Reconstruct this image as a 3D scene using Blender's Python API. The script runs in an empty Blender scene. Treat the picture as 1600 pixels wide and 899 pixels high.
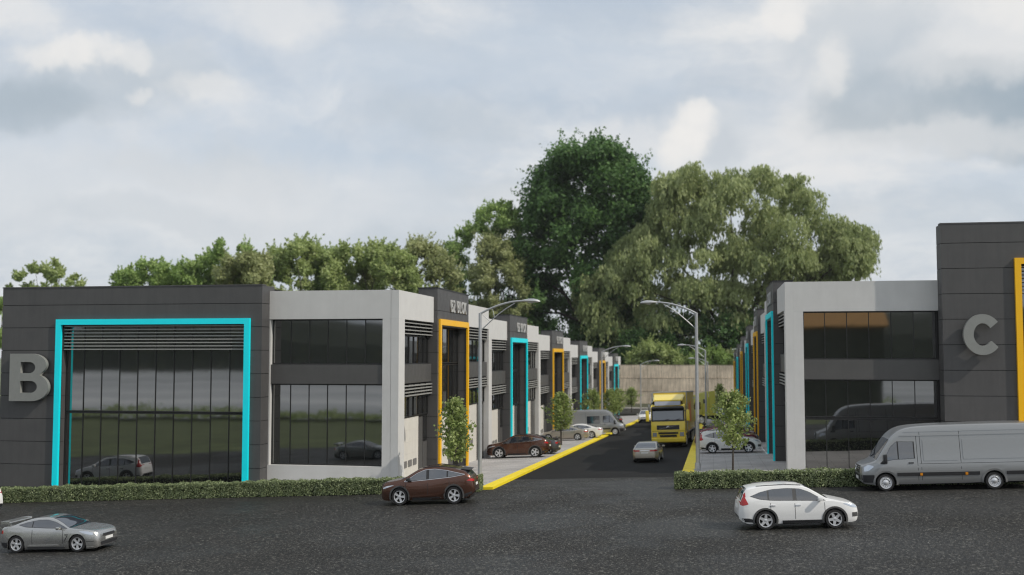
import bpy, bmesh, math, random
import numpy as np
from mathutils import Vector, Matrix
from mathutils.bvhtree import BVHTree
random.seed(7); RNG = np.random.default_rng(11)
S = bpy.context.scene
C = S.collection
R = math.radians
PI = math.pi

# ------------------------------------------------------------------ camera
CAM_Z = 6.36
FPX = 1700.0
cam_d = bpy.data.cameras.new('camera'); cam = bpy.data.objects.new('camera', cam_d); C.objects.link(cam)
cam_d.sensor_width = 36.0; cam_d.lens = 36.0*FPX/1600.0
cam_d.clip_start = 0.5; cam_d.clip_end = 6000
_p = math.atan(105.5/FPX)
_up = Vector((0, -math.cos(_p), math.sin(_p)))                 # world up in (right, down, forward)
_yw = Vector((313.0, 105.5, FPX)).normalized()
_xw = _yw.cross(_up)
if _xw.x < 0: _xw = -_xw
M_c = Matrix((_xw, _yw, _up))                                   # camera (right, down, forward) -> world
r_ = M_c @ Vector((1, 0, 0)); d_ = M_c @ Vector((0, 1, 0)); f_ = M_c @ Vector((0, 0, 1))
cam.matrix_world = Matrix(((r_.x, -d_.x, -f_.x, 0), (r_.y, -d_.y, -f_.y, 0), (r_.z, -d_.z, -f_.z, CAM_Z), (0, 0, 0, 1)))
S.camera = cam
cam_d.dof.use_dof = True; cam_d.dof.focus_distance = 45.0
cam_d.dof.aperture_fstop = (cam_d.lens/1000.0)/0.085
S.render.filter_size = 1.2
try: S.cycles.filter_width = 1.2
except Exception: pass

# ------------------------------------------------------------------ light
SUN_EL, SUN_AZ = R(42), R(108)                                  # azimuth clockwise from +Y
sd = bpy.data.lights.new('sun', 'SUN'); sun = bpy.data.objects.new('sun', sd); C.objects.link(sun)
sd.energy = 2.65; sd.angle = R(0.55); sd.color = (1.0, 0.93, 0.82)
sv = Vector((math.sin(SUN_AZ)*math.cos(SUN_EL), math.cos(SUN_AZ)*math.cos(SUN_EL), math.sin(SUN_EL)))
sun.rotation_euler = sv.to_track_quat('Z', 'Y').to_euler()
sun.location = (60, -30, 80)
S.view_settings.view_transform = 'Standard'; S.view_settings.look = 'None'
S.view_settings.exposure = 0.0; S.view_settings.gamma = 1.0

def pix_dir(px, py):
    v = M_c @ Vector((px-800.0, py-449.5, FPX)); return v.normalized()

class NT:
    """little node-tree writer"""
    def __init__(s, nt): s.nt = nt; s.n = nt.nodes; s.l = nt.links
    def new(s, t, **kw):
        nd = s.n.new(t)
        for k, v in kw.items(): setattr(nd, k, v)
        return nd
    def put(s, sock, v):
        if hasattr(v, 'links') or isinstance(v, bpy.types.NodeSocket): s.l.new(v, sock)
        else: sock.default_value = v
    def math(s, op, a, b=0.0, c=0.0, clamp=False):
        nd = s.new('ShaderNodeMath', operation=op, use_clamp=clamp)
        for i, v in enumerate((a, b, c)): s.put(nd.inputs[i], v)
        return nd.outputs[0]
    def vmath(s, op, a, b=(0, 0, 0), out=0):
        nd = s.new('ShaderNodeVectorMath', operation=op); s.put(nd.inputs[0], a); s.put(nd.inputs[1], b)
        return nd.outputs[out]
    def noise(s, vec, scale, detail=4, rough=0.55, out=0, dist=0.0):
        nd = s.new('ShaderNodeTexNoise'); nd.inputs['Scale'].default_value = scale
        nd.inputs['Detail'].default_value = detail; nd.inputs['Roughness'].default_value = rough
        nd.inputs['Distortion'].default_value = dist
        if vec is not None: s.l.new(vec, nd.inputs['Vector'])
        return nd.outputs[out]
    def ramp(s, fac, stops, interp='LINEAR'):
        nd = s.new('ShaderNodeValToRGB'); nd.color_ramp.interpolation = interp
        el = nd.color_ramp.elements
        while len(el) < len(stops): el.new(0.5)
        for e, (p, c) in zip(el, stops):
            e.position = p; e.color = (c, c, c, 1) if not hasattr(c, '__len__') else (*c[:3], 1)
        s.put(nd.inputs[0], fac); return nd.outputs[0]
    def mix(s, fac, a, b, blend='MIX'):
        nd = s.new('ShaderNodeMix', data_type='RGBA', blend_type=blend)
        s.put(nd.inputs[0], fac)
        for i, v in ((6, a), (7, b)):
            if isinstance(v, (tuple, list)): v = (*v[:3], 1)
            s.put(nd.inputs[i], v)
        return nd.outputs[2]
    def maprange(s, v, a, b, c=0.0, d=1.0, smooth=True):
        nd = s.new('ShaderNodeMapRange'); nd.interpolation_type = 'SMOOTHSTEP' if smooth else 'LINEAR'
        s.put(nd.inputs[0], v)
        for i, x in enumerate((a, b, c, d)): nd.inputs[i+1].default_value = x
        return nd.outputs[0]

def build_world():
    w = bpy.data.worlds.new('World'); S.world = w; w.use_nodes = True
    t = NT(w.node_tree); t.n.clear()
    out = t.new('ShaderNodeOutputWorld'); bg = t.new('ShaderNodeBackground'); bg.inputs[1].default_value = 0.134
    t.l.new(bg.outputs[0], out.inputs[0])
    sky = t.new('ShaderNodeTexSky'); sky.sky_type = 'NISHITA'; sky.sun_disc = False
    sky.sun_elevation = SUN_EL; sky.sun_rotation = SUN_AZ; sky.altitude = 100
    sky.air_density = 1.0; sky.dust_density = 1.5; sky.ozone_density = 1.0
    d = t.new('ShaderNodeTexCoord').outputs['Generated']
    sep = t.new('ShaderNodeSeparateXYZ'); t.l.new(d, sep.inputs[0])
    z = t.math('MAXIMUM', sep.outputs[2], 0.0)
    den = t.math('ADD', z, 0.16)
    comb = t.new('ShaderNodeCombineXYZ')
    t.l.new(t.math('DIVIDE', sep.outputs[0], den), comb.inputs[0]); t.l.new(t.math('DIVIDE', sep.outputs[1], den), comb.inputs[1])
    P = comb.outputs[0]
    # slow warp so that cloud edges billow
    wn = t.noise(d, 5.5, 5, 0.6, out=1)
    wv = t.vmath('SCALE', t.vmath('SUBTRACT', wn, (0.5, 0.5, 0.5))); wv.node.inputs['Scale'].default_value = 0.16
    dw = t.vmath('ADD', d, wv)
    wn2 = t.noise(d, 22.0, 4, 0.6, out=1)
    wv2 = t.vmath('SCALE', t.vmath('SUBTRACT', wn2, (0.5, 0.5, 0.5))); wv2.node.inputs['Scale'].default_value = 0.045
    dw2 = t.vmath('ADD', dw, wv2)
    big = t.noise(P, 0.55, 6, 0.55, dist=0.5)
    med = t.noise(t.vmath('ADD', P, (3.7, 1.2, 5.0)), 1.5, 8, 0.6, dist=0.35)
    fine = t.noise(dw, 9.0, 7, 0.6)
    cover = t.maprange(t.math('ADD', t.math('MULTIPLY', big, 0.7), t.math('MULTIPLY', med, 0.3)), 0.40, 0.60, 0.30, 1.0)
    # low sky is all veil
    veil = t.maprange(z, 0.05, 0.30, 1.0, 0.0)
    cover = t.math('MAXIMUM', cover, t.math('MULTIPLY', veil, 0.85))
    str_ = t.noise(t.vmath('MULTIPLY', dw, (5.0, 5.0, 22.0)), 1.0, 7, 0.6, dist=0.4)
    shade = t.math('ADD', t.math('ADD', t.math('MULTIPLY', med, 0.35), t.math('MULTIPLY', fine, 0.30)), t.math('MULTIPLY', str_, 0.35))
    lum = t.maprange(shade, 0.36, 0.64, 0.0, 1.0)
    ccol = t.ramp(lum, [(0.0, (3.9, 4.35, 4.85)), (0.45, (4.7, 5.0, 5.35)), (0.8, (5.5, 5.65, 5.8)), (1.0, (6.1, 6.1, 6.1))])
    # single clouds: (pixel, angular size, squash in z, brightness)
    def lobe(px, py, rad, squash, soft=0.6, src=dw2):
        c = pix_dir(px, py)
        v = t.vmath('SUBTRACT', src, tuple(c))
        sp = t.new('ShaderNodeSeparateXYZ'); t.l.new(v, sp.inputs[0])
        cb = t.new('ShaderNodeCombineXYZ')
        for i in range(2): t.l.new(sp.outputs[i], cb.inputs[i])
        t.l.new(t.math('MULTIPLY', sp.outputs[2], squash), cb.inputs[2])
        ln = t.vmath('LENGTH', cb.outputs[0], out=1)
        return t.maprange(ln, rad*(1-soft), rad, 1.0, 0.0)
    base = t.mix(0.70, sky.outputs[0], (4.45, 5.0, 5.65))
    blue = t.mix(cover, base, ccol)
    col = blue
    wv3 = t.vmath('SCALE', t.vmath('SUBTRACT', wn, (0.5, 0.5, 0.5))); wv3.node.inputs['Scale'].default_value = 0.075
    wv4 = t.vmath('SCALE', t.vmath('SUBTRACT', wn2, (0.5, 0.5, 0.5))); wv4.node.inputs['Scale'].default_value = 0.032
    wn5 = t.noise(d, 70.0, 3, 0.6, out=1)
    wv5 = t.vmath('SCALE', t.vmath('SUBTRACT', wn5, (0.5, 0.5, 0.5))); wv5.node.inputs['Scale'].default_value = 0.010
    soft = t.vmath('ADD', t.vmath('ADD', d, wv3), wv4); crisp = t.vmath('ADD', t.vmath('ADD', d, wv4), wv5)
    wv6 = t.vmath('SCALE', t.vmath('SUBTRACT', wn2, (0.5, 0.5, 0.5))); wv6.node.inputs['Scale'].default_value = 0.014
    true = t.vmath('ADD', t.vmath('ADD', d, wv6), wv5)
    er = t.noise(t.vmath('ADD', d, wv4), 26.0, 8, 0.62); erode = t.math('MULTIPLY', t.math('SUBTRACT', er, 0.5), 2.0)
    LIGHT, GREY, DARK, WHITE = (5.75, 5.8, 5.85), (3.85, 4.3, 4.75), (2.75, 3.3, 3.8), (6.45, 6.35, 6.2)
    # (pixel x, y, angular half width, squash, softness, strength, colour, warped direction)
    for px, py, rad, sq, so, k, cc, src in (
            (1430, 70, 0.17, 2.2, 0.8, 0.7, LIGHT, soft), (1330, 60, 0.09, 1.5, 0.8, 0.55, GREY, soft), (1470, 160, 0.15, 3.4, 0.6, 1.0, DARK, soft), (1590, 190, 0.11, 3.4, 0.6, 0.9, DARK, soft), (1380, 110, 0.08, 2.0, 0.8, 0.6, GREY, soft),
            (1450, 215, 0.16, 7.0, 0.8, 0.55, LIGHT, soft), (1520, 95, 0.09, 3.0, 0.8, 0.6, LIGHT, soft), (1300, 225, 0.20, 3.2, 0.85, 0.35, LIGHT, soft),
            (130, 150, 0.12, 3.0, 0.8, 0.75, GREY, soft), (40, 175, 0.08, 2.5, 0.8, 0.6, DARK, soft), (260, 120, 0.06, 2.0, 0.8, 0.5, GREY, soft), (330, 270, 0.12, 5.0, 0.8, 0.6, GREY, soft), (345, 245, 0.035, 1.5, 0.8, 0.5, GREY, crisp),
            (200, 300, 0.30, 4.0, 0.9, 0.5, LIGHT, soft), (600, 330, 0.30, 5.0, 0.9, 0.35, LIGHT, soft), (880, 90, 0.20, 4.0, 0.9, 0.45, (4.3, 4.85, 5.5), soft), (600, 110, 0.10, 2.5, 0.9, 0.5, (4.3, 4.85, 5.5), soft),
            (60, 92, 0.028, 1.5, 0.8, 0.85, WHITE, crisp), (115, 82, 0.032, 1.4, 0.8, 0.95, WHITE, crisp), (160, 75, 0.025, 1.3, 0.8, 0.8, WHITE, crisp), (210, 88, 0.024, 1.4, 0.8, 0.7, WHITE, crisp), (222, 153, 0.016, 1.3, 0.8, 0.6, WHITE, crisp),
            (320, 148, 0.055, 3.2, 0.85, 0.5, WHITE, soft), (430, 25, 0.09, 2.4, 0.85, 0.55, WHITE, soft), (30, 25, 0.05, 2.0, 0.85, 0.6, WHITE, soft),
            (980, 212, 0.075, 2.6, 0.85, 0.6, LIGHT, soft), (1100, 218, 0.046, 0.95, 0.55, 0.9, (4.75, 5.05, 5.35), true), (1122, 230, 0.026, 1.0, 0.8, 0.7, (4.2, 4.55, 4.95), true), (1066, 226, 0.028, 1.1, 0.7, 0.95, WHITE, true), (1080, 200, 0.028, 1.0, 0.7, 1.0, WHITE, true), (1094, 174, 0.016, 1.0, 0.7, 0.95, WHITE, true), (1054, 244, 0.022, 1.2, 0.8, 0.7, WHITE, true),
            (700, 190, 0.10, 4.0, 0.85, 0.5, GREY, soft), (1150, 330, 0.16, 6.0, 0.85, 0.4, GREY, soft), (560, 395, 0.18, 7.0, 0.85, 0.35, GREY, soft), (240, 340, 0.14, 7.0, 0.85, 0.35, GREY, soft), (780, 300, 0.10, 5.0, 0.85, 0.35, GREY, soft), (1420, 330, 0.14, 5.0, 0.85, 0.35, GREY, soft),
            (1240, 190, 0.026, 1.0, 0.8, 0.6, LIGHT, crisp), (1303, 100, 0.026, 0.7, 0.85, 0.75, WHITE, crisp), (1225, 15, 0.026, 1.0, 0.8, 0.8, WHITE, crisp), (1236, 45, 0.016, 1.0, 0.8, 0.7, WHITE, crisp), (1560, 12, 0.05, 2.0, 0.85, 0.6, WHITE, soft), (900, 245, 0.03, 1.6, 0.85, 0.5, WHITE, crisp)):
        L = lobe(px, py, rad*1.12, sq, so, src)
        if src is crisp or src is true: L = t.maprange(t.math('ADD', L, t.math('MULTIPLY', erode, t.math('MULTIPLY', t.math('MULTIPLY', t.math('SUBTRACT', 1.2, L), L), 2.2))), 0.0, 1.12, 0.0, 0.85)
        else: L = t.maprange(t.math('ADD', L, t.math('MULTIPLY', erode, t.math('MULTIPLY', L, 0.55))), 0.02, 1.0, 0.0, 1.0)
        m = t.math('MULTIPLY', L, k)
        col = t.mix(m, col, cc)
    # below the horizon: dull ground light
    t.l.new(col, bg.inputs[0])
build_world()

# ------------------------------------------------------------------ materials
MATS = {}
def mat(name, col, rough=0.6, metal=0.0, var=0.0, vscale=3.0, bump=0.0, bscale=40.0, ior=1.5, coat=0.0, streak=0.0, spec=None, emit=None):
    if name in MATS: return MATS[name]
    m = bpy.data.materials.new(name); m.use_nodes = True
    t = NT(m.node_tree); b = t.n['Principled BSDF']
    b.inputs['Roughness'].default_value = rough; b.inputs['Metallic'].default_value = metal
    b.inputs['IOR'].default_value = ior; b.inputs['Coat Weight'].default_value = coat; b.inputs['Coat Roughness'].default_value = 0.06
    if spec is not None: b.inputs['Specular IOR Level'].default_value = spec
    c = (*col, 1)
    if var > 0 or streak > 0 or bump > 0:
        pos = t.new('ShaderNodeTexCoord').outputs['Object']
        fac = t.noise(pos, vscale, 5, 0.6)
        v = t.maprange(fac, 0.25, 0.75, 1-var, 1+var, smooth=False)
        if streak > 0:
            mp = t.new('ShaderNodeMapping'); mp.inputs['Scale'].default_value = (3.0, 3.0, 0.25); t.l.new(pos, mp.inputs[0])
            s_ = t.maprange(t.noise(mp.outputs[0], 1.6, 5, 0.65), 0.3, 0.75, 1+streak*0.3, 1-streak)
            v = t.math('MULTIPLY', v, s_)
        cm = t.new('ShaderNodeVectorMath', operation='SCALE'); cm.inputs[0].default_value = col; t.l.new(v, cm.inputs['Scale'])
        t.l.new(cm.outputs[0], b.inputs['Base Color'])
        if bump > 0:
            bp = t.new('ShaderNodeBump'); bp.inputs['Strength'].default_value = bump; bp.inputs['Distance'].default_value = 0.02
            t.l.new(t.noise(pos, bscale, 3, 0.6), bp.inputs['Height']); t.l.new(bp.outputs[0], b.inputs['Normal'])
        rr = t.maprange(t.noise(pos, vscale*2.3, 4, 0.6), 0.3, 0.7, max(0.02, rough-0.06), min(1, rough+0.06))
        t.l.new(rr, b.inputs['Roughness'])
    else:
        b.inputs['Base Color'].default_value = c
    if emit: b.inputs['Emission Color'].default_value = (*emit, 1); b.inputs['Emission Strength'].default_value = 1
    m.diffuse_color = c
    MATS[name] = m; return m

white_r = mat('white_render', (0.585, 0.582, 0.57), 0.85, var=0.05, vscale=1.3, bump=0.12, bscale=60, streak=0.025)
dark_pan = mat('charcoal_panel', (0.078, 0.076, 0.076), 0.5, var=0.10, vscale=0.9, bump=0.03, bscale=30, streak=0.08)
backing = mat('joint_backing', (0.012, 0.012, 0.012), 0.9)
spandrel_m = mat('spandrel_panel', (0.082, 0.080, 0.078), 0.5, var=0.08, vscale=1.2, streak=0.05)
mull_m = mat('black_aluminium', (0.016, 0.016, 0.016), 0.45)
slat_m = mat('grey_slat', (0.30, 0.30, 0.285), 0.5, var=0.05)
cyan_m = mat('cyan_paint', (0.0, 0.88, 1.0), 0.35, var=0.03, vscale=2)
amber_m = mat('amber_paint', (0.97, 0.52, 0.004), 0.35, var=0.03, vscale=2)
letter_m = mat('brushed_letter', (0.26, 0.265, 0.25), 0.45, metal=0.1, var=0.06, vscale=4)
sign_m = mat('pale_sign_letter', (0.45, 0.45, 0.44), 0.5)
beige_m = mat('garage_beige', (0.62, 0.595, 0.54), 0.7, var=0.05, vscale=1.5, streak=0.06)
grille_m = mat('vent_grey', (0.16, 0.155, 0.15), 0.6, var=0.1)
roof_m = mat('roof_membrane', (0.20, 0.20, 0.20), 0.9, var=0.1)
steel_m = mat('galvanised_steel', (0.42, 0.43, 0.44), 0.45, metal=0.35, var=0.08, vscale=6)
lampglass_m = mat('lamp_glass', (0.55, 0.55, 0.52), 0.2)
yellow_k = mat('yellow_kerb_paint', (0.90, 0.70, 0.012), 0.6, var=0.10, vscale=1.6, bump=0.1, bscale=30)
white_line = mat('white_line_paint', (0.72, 0.72, 0.70), 0.7, var=0.18, vscale=4)
tyre_m = mat('tyre_rubber', (0.018, 0.018, 0.019), 0.8)
alloy_m = mat('alloy_wheel', (0.72, 0.73, 0.75), 0.34, metal=0.6)
chrome_m = mat('chrome_trim', (0.75, 0.76, 0.78), 0.15, metal=1.0)
plastic_m = mat('black_plastic', (0.022, 0.022, 0.024), 0.55)
grey_plastic = mat('grey_plastic', (0.07, 0.07, 0.07), 0.6)
under_m = mat('underbody', (0.006, 0.006, 0.006), 0.95)
cargl_m = mat('car_glass', (0.02, 0.025, 0.035), 0.05, ior=2.5)
red_lens = mat('red_lens', (0.45, 0.012, 0.012), 0.15, coat=0.5)
amber_lens = mat('amber_lens', (0.75, 0.28, 0.02), 0.2)
head_lens = mat('clear_headlamp', (0.62, 0.66, 0.72), 0.12, metal=0.55)
plate_m = mat('number_plate', (0.75, 0.75, 0.73), 0.5)
bark_m = mat('bark', (0.055, 0.045, 0.036), 0.9, var=0.3, vscale=5, bump=0.5, bscale=20)
def paint(name, col, metal=0.45, rough=0.32):
    return mat(name, col, rough, metal=metal, coat=0.6)
P_white = paint('white_car_paint', (0.80, 0.80, 0.79), 0.0, 0.3)
P_brown = paint('brown_car_paint', (0.12, 0.055, 0.036), 0.75, 0.27)
P_silver = paint('silver_car_paint', (0.50, 0.495, 0.48), 0.85, 0.27)
P_champ = paint('champagne_car_paint', (0.40, 0.36, 0.30), 0.55, 0.3)
P_vgrey = paint('grey_van_paint', (0.33, 0.335, 0.335), 0.6, 0.34)
P_dgrey = paint('graphite_car_paint', (0.10, 0.105, 0.115), 0.5, 0.3)
P_black = paint('black_car_paint', (0.02, 0.02, 0.023), 0.2, 0.25)
P_maroon = paint('maroon_car_paint', (0.14, 0.02, 0.03), 0.4, 0.3)
P_lblue = paint('pale_blue_car_paint', (0.40, 0.45, 0.50), 0.4, 0.3)
P_yellow = paint('yellow_truck_paint', (0.92, 0.70, 0.06), 0.0, 0.36)
P_olive = paint('lime_truck_paint', (0.52, 0.50, 0.07), 0.0, 0.4)

def glass_mat(name, tint, ior):
    m = bpy.data.materials.new(name); m.use_nodes = True
    t = NT(m.node_tree); b = t.n['Principled BSDF']
    b.inputs['Base Color'].default_value = (*tint, 1); b.inputs['Roughness'].default_value = 0.030; b.inputs['IOR'].default_value = ior
    pos = t.new('ShaderNodeTexCoord').outputs['Object']
    bp = t.new('ShaderNodeBump'); bp.inputs['Strength'].default_value = 0.012; bp.inputs['Distance'].default_value = 0.05
    t.l.new(t.noise(pos, 0.8, 2, 0.5), bp.inputs['Height']); t.l.new(bp.outputs[0], b.inputs['Normal'])
    return m
glass_m = glass_mat('tinted_glazing', (0.010, 0.011, 0.011), 2.9)

def ground_mat(name, base, speck, scale, speck_amt, patch, rough=0.9, bump=0.5, bdist=0.02):
    m = bpy.data.materials.new(name); m.use_nodes = True
    t = NT(m.node_tree); b = t.n['Principled BSDF']; b.inputs['Roughness'].default_value = rough
    pos = t.new('ShaderNodeNewGeometry').outputs['Position']
    n1 = t.noise(pos, scale, 3, 0.7); n2 = t.noise(pos, scale*0.37, 3, 0.6)
    g = t.math('ADD', t.math('MULTIPLY', n1, 0.65), t.math('MULTIPLY', n2, 0.35))
    f = t.maprange(g, 0.50, 0.66, 0.0, speck_amt)
    col = t.mix(f, base, speck)
    big = t.maprange(t.noise(pos, 0.22, 5, 0.6), 0.3, 0.7, 1-patch, 1+patch)
    cm = t.new('ShaderNodeVectorMath', operation='SCALE'); t.l.new(col, cm.inputs[0]); t.l.new(big, cm.inputs['Scale'])
    t.l.new(cm.outputs[0], b.inputs['Base Color'])
    bp = t.new('ShaderNodeBump'); bp.inputs['Strength'].default_value = bump; bp.inputs['Distance'].default_value = bdist
    t.l.new(g, bp.inputs['Height']); t.l.new(bp.outputs[0], b.inputs['Normal'])
    return m
def coarse_asphalt():
    m = bpy.data.materials.new('coarse_asphalt'); m.use_nodes = True
    t = NT(m.node_tree); b = t.n['Principled BSDF']; b.inputs['Roughness'].default_value = 0.7; b.inputs['Specular IOR Level'].default_value = 0.3
    pos = t.new('ShaderNodeNewGeometry').outputs['Position']
    n1 = t.noise(pos, 10.0, 2, 0.6); n2 = t.noise(pos, 21.0, 2, 0.6); n3 = t.noise(pos, 36.0, 2, 0.6)
    g = t.math('ADD', t.math('ADD', t.math('MULTIPLY', n1, 0.45), t.math('MULTIPLY', n2, 0.35)), t.math('MULTIPLY', n3, 0.20))
    col = t.ramp(g, [(0.36, (0.008, 0.008, 0.0075)), (0.50, (0.018, 0.0175, 0.016)), (0.56, (0.048, 0.046, 0.041)), (0.63, (0.22, 0.215, 0.19))])
    big = t.maprange(t.noise(pos, 0.16, 6, 0.65), 0.3, 0.7, 0.82, 1.15)
    cm = t.new('ShaderNodeVectorMath', operation='SCALE'); t.l.new(col, cm.inputs[0]); t.l.new(big, cm.inputs['Scale'])
    t.l.new(cm.outputs[0], b.inputs['Base Color'])
    bp = t.new('ShaderNodeBump'); bp.inputs['Strength'].default_value = 0.9; bp.inputs['Distance'].default_value = 0.06
    t.l.new(g, bp.inputs['Height']); t.l.new(bp.outputs[0], b.inputs['Normal'])
    t.l.new(t.maprange(t.noise(pos, 0.11, 5, 0.6), 0.40, 0.62, 0.48, 0.80), b.inputs['Roughness'])
    return m
asphalt_m = coarse_asphalt()
street_m = ground_mat('fresh_asphalt', (0.009, 0.009, 0.009), (0.020, 0.020, 0.0195), 9.0, 0.6, 0.2, bump=0.3)
street_m.node_tree.nodes['Principled BSDF'].inputs['Specular IOR Level'].default_value = 0.25
grass_m = ground_mat('rough_grass', (0.10, 0.125, 0.045), (0.17, 0.19, 0.075), 1.2, 0.8, 0.3, bump=0.6, bdist=0.2)
earth_m = ground_mat('earth', (0.06, 0.065, 0.03), (0.09, 0.08, 0.05), 0.8, 0.7, 0.3)
pale_m = ground_mat('pale_pavement', (0.30, 0.28, 0.26), (0.38, 0.36, 0.33), 6.0, 0.5, 0.1)

def paver_mat():
    m = bpy.data.materials.new('grey_pavers'); m.use_nodes = True
    t = NT(m.node_tree); b = t.n['Principled BSDF']; b.inputs['Roughness'].default_value = 0.85
    pos = t.new('ShaderNodeNewGeometry').outputs['Position']
    br = t.new('ShaderNodeTexBrick'); br.offset = 0.5; t.l.new(pos, br.inputs['Vector'])
    br.inputs['Color1'].default_value = (0.44, 0.42, 0.41, 1); br.inputs['Color2'].default_value = (0.38, 0.37, 0.365, 1)
    br.inputs['Mortar'].default_value = (0.27, 0.26, 0.25, 1)
    br.inputs['Scale'].default_value = 1.0; br.inputs['Mortar Size'].default_value = 0.022
    br.inputs['Brick Width'].default_value = 1.4; br.inputs['Row Height'].default_value = 0.45
    big = t.maprange(t.noise(pos, 0.5, 5, 0.6), 0.3, 0.7, 0.85, 1.12)
    cm = t.new('ShaderNodeVectorMath', operation='SCALE'); t.l.new(br.outputs[0], cm.inputs[0]); t.l.new(big, cm.inputs['Scale'])
    t.l.new(cm.outputs[0], b.inputs['Base Color'])
    return m
paver_m = paver_mat()

def leaf_mat(name, cols, trans=0.25):
    m = bpy.data.materials.new(name); m.use_nodes = True
    t = NT(m.node_tree); b = t.n['Principled BSDF']; b.inputs['Roughness'].default_value = 0.6
    at = t.new('ShaderNodeAttribute'); at.attribute_name = 'leaf'
    n = len(cols)
    col = t.ramp(at.outputs['Fac'], [(i/(n-1), c) for i, c in enumerate(cols)])
    t.l.new(col, b.inputs['Base Color'])
    tr = t.new('ShaderNodeBsdfTranslucent'); t.l.new(col, tr.inputs[0])
    mx = t.new('ShaderNodeMixShader'); mx.inputs[0].default_value = trans
    t.l.new(b.outputs[0], mx.inputs[1]); t.l.new(tr.outputs[0], mx.inputs[2]); t.l.new(mx.outputs[0], t.n['Material Output'].inputs[0])
    return m
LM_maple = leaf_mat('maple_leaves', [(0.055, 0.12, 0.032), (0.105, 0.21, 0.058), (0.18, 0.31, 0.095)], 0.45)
LM_willow = leaf_mat('willow_leaves', [(0.233, 0.290, 0.112), (0.347, 0.402, 0.168), (0.439, 0.496, 0.233)], 0.45)
LM_fresh = leaf_mat('fresh_leaves', [(0.224, 0.337, 0.094), (0.337, 0.468, 0.141), (0.449, 0.561, 0.216)], 0.45)
LM_mid = leaf_mat('mid_leaves', [(0.290, 0.374, 0.131), (0.411, 0.496, 0.187), (0.515, 0.580, 0.262)], 0.45)
LM_brown = leaf_mat('olive_brown_leaves', [(0.290, 0.327, 0.141), (0.402, 0.439, 0.196), (0.496, 0.524, 0.271)], 0.45)
LM_street = leaf_mat('street_tree_leaves', [(0.20, 0.27, 0.08), (0.34, 0.42, 0.14), (0.52, 0.57, 0.25)], 0.45)
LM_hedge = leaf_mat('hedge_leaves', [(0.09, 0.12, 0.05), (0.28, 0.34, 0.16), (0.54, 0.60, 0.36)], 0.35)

# ------------------------------------------------------------------ mesh helpers
def thing(name, label, cat, loc=(0, 0, 0), group=None):
    o = bpy.data.objects.new(name, None); C.objects.link(o); o.location = loc; o.empty_display_size = 0.3
    o['label'] = label; o['category'] = cat
    if group: o['group'] = group
    return o
def tag(o, label, cat, group=None):
    o['label'] = label; o['category'] = cat
    if group: o['group'] = group
    return o

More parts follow.
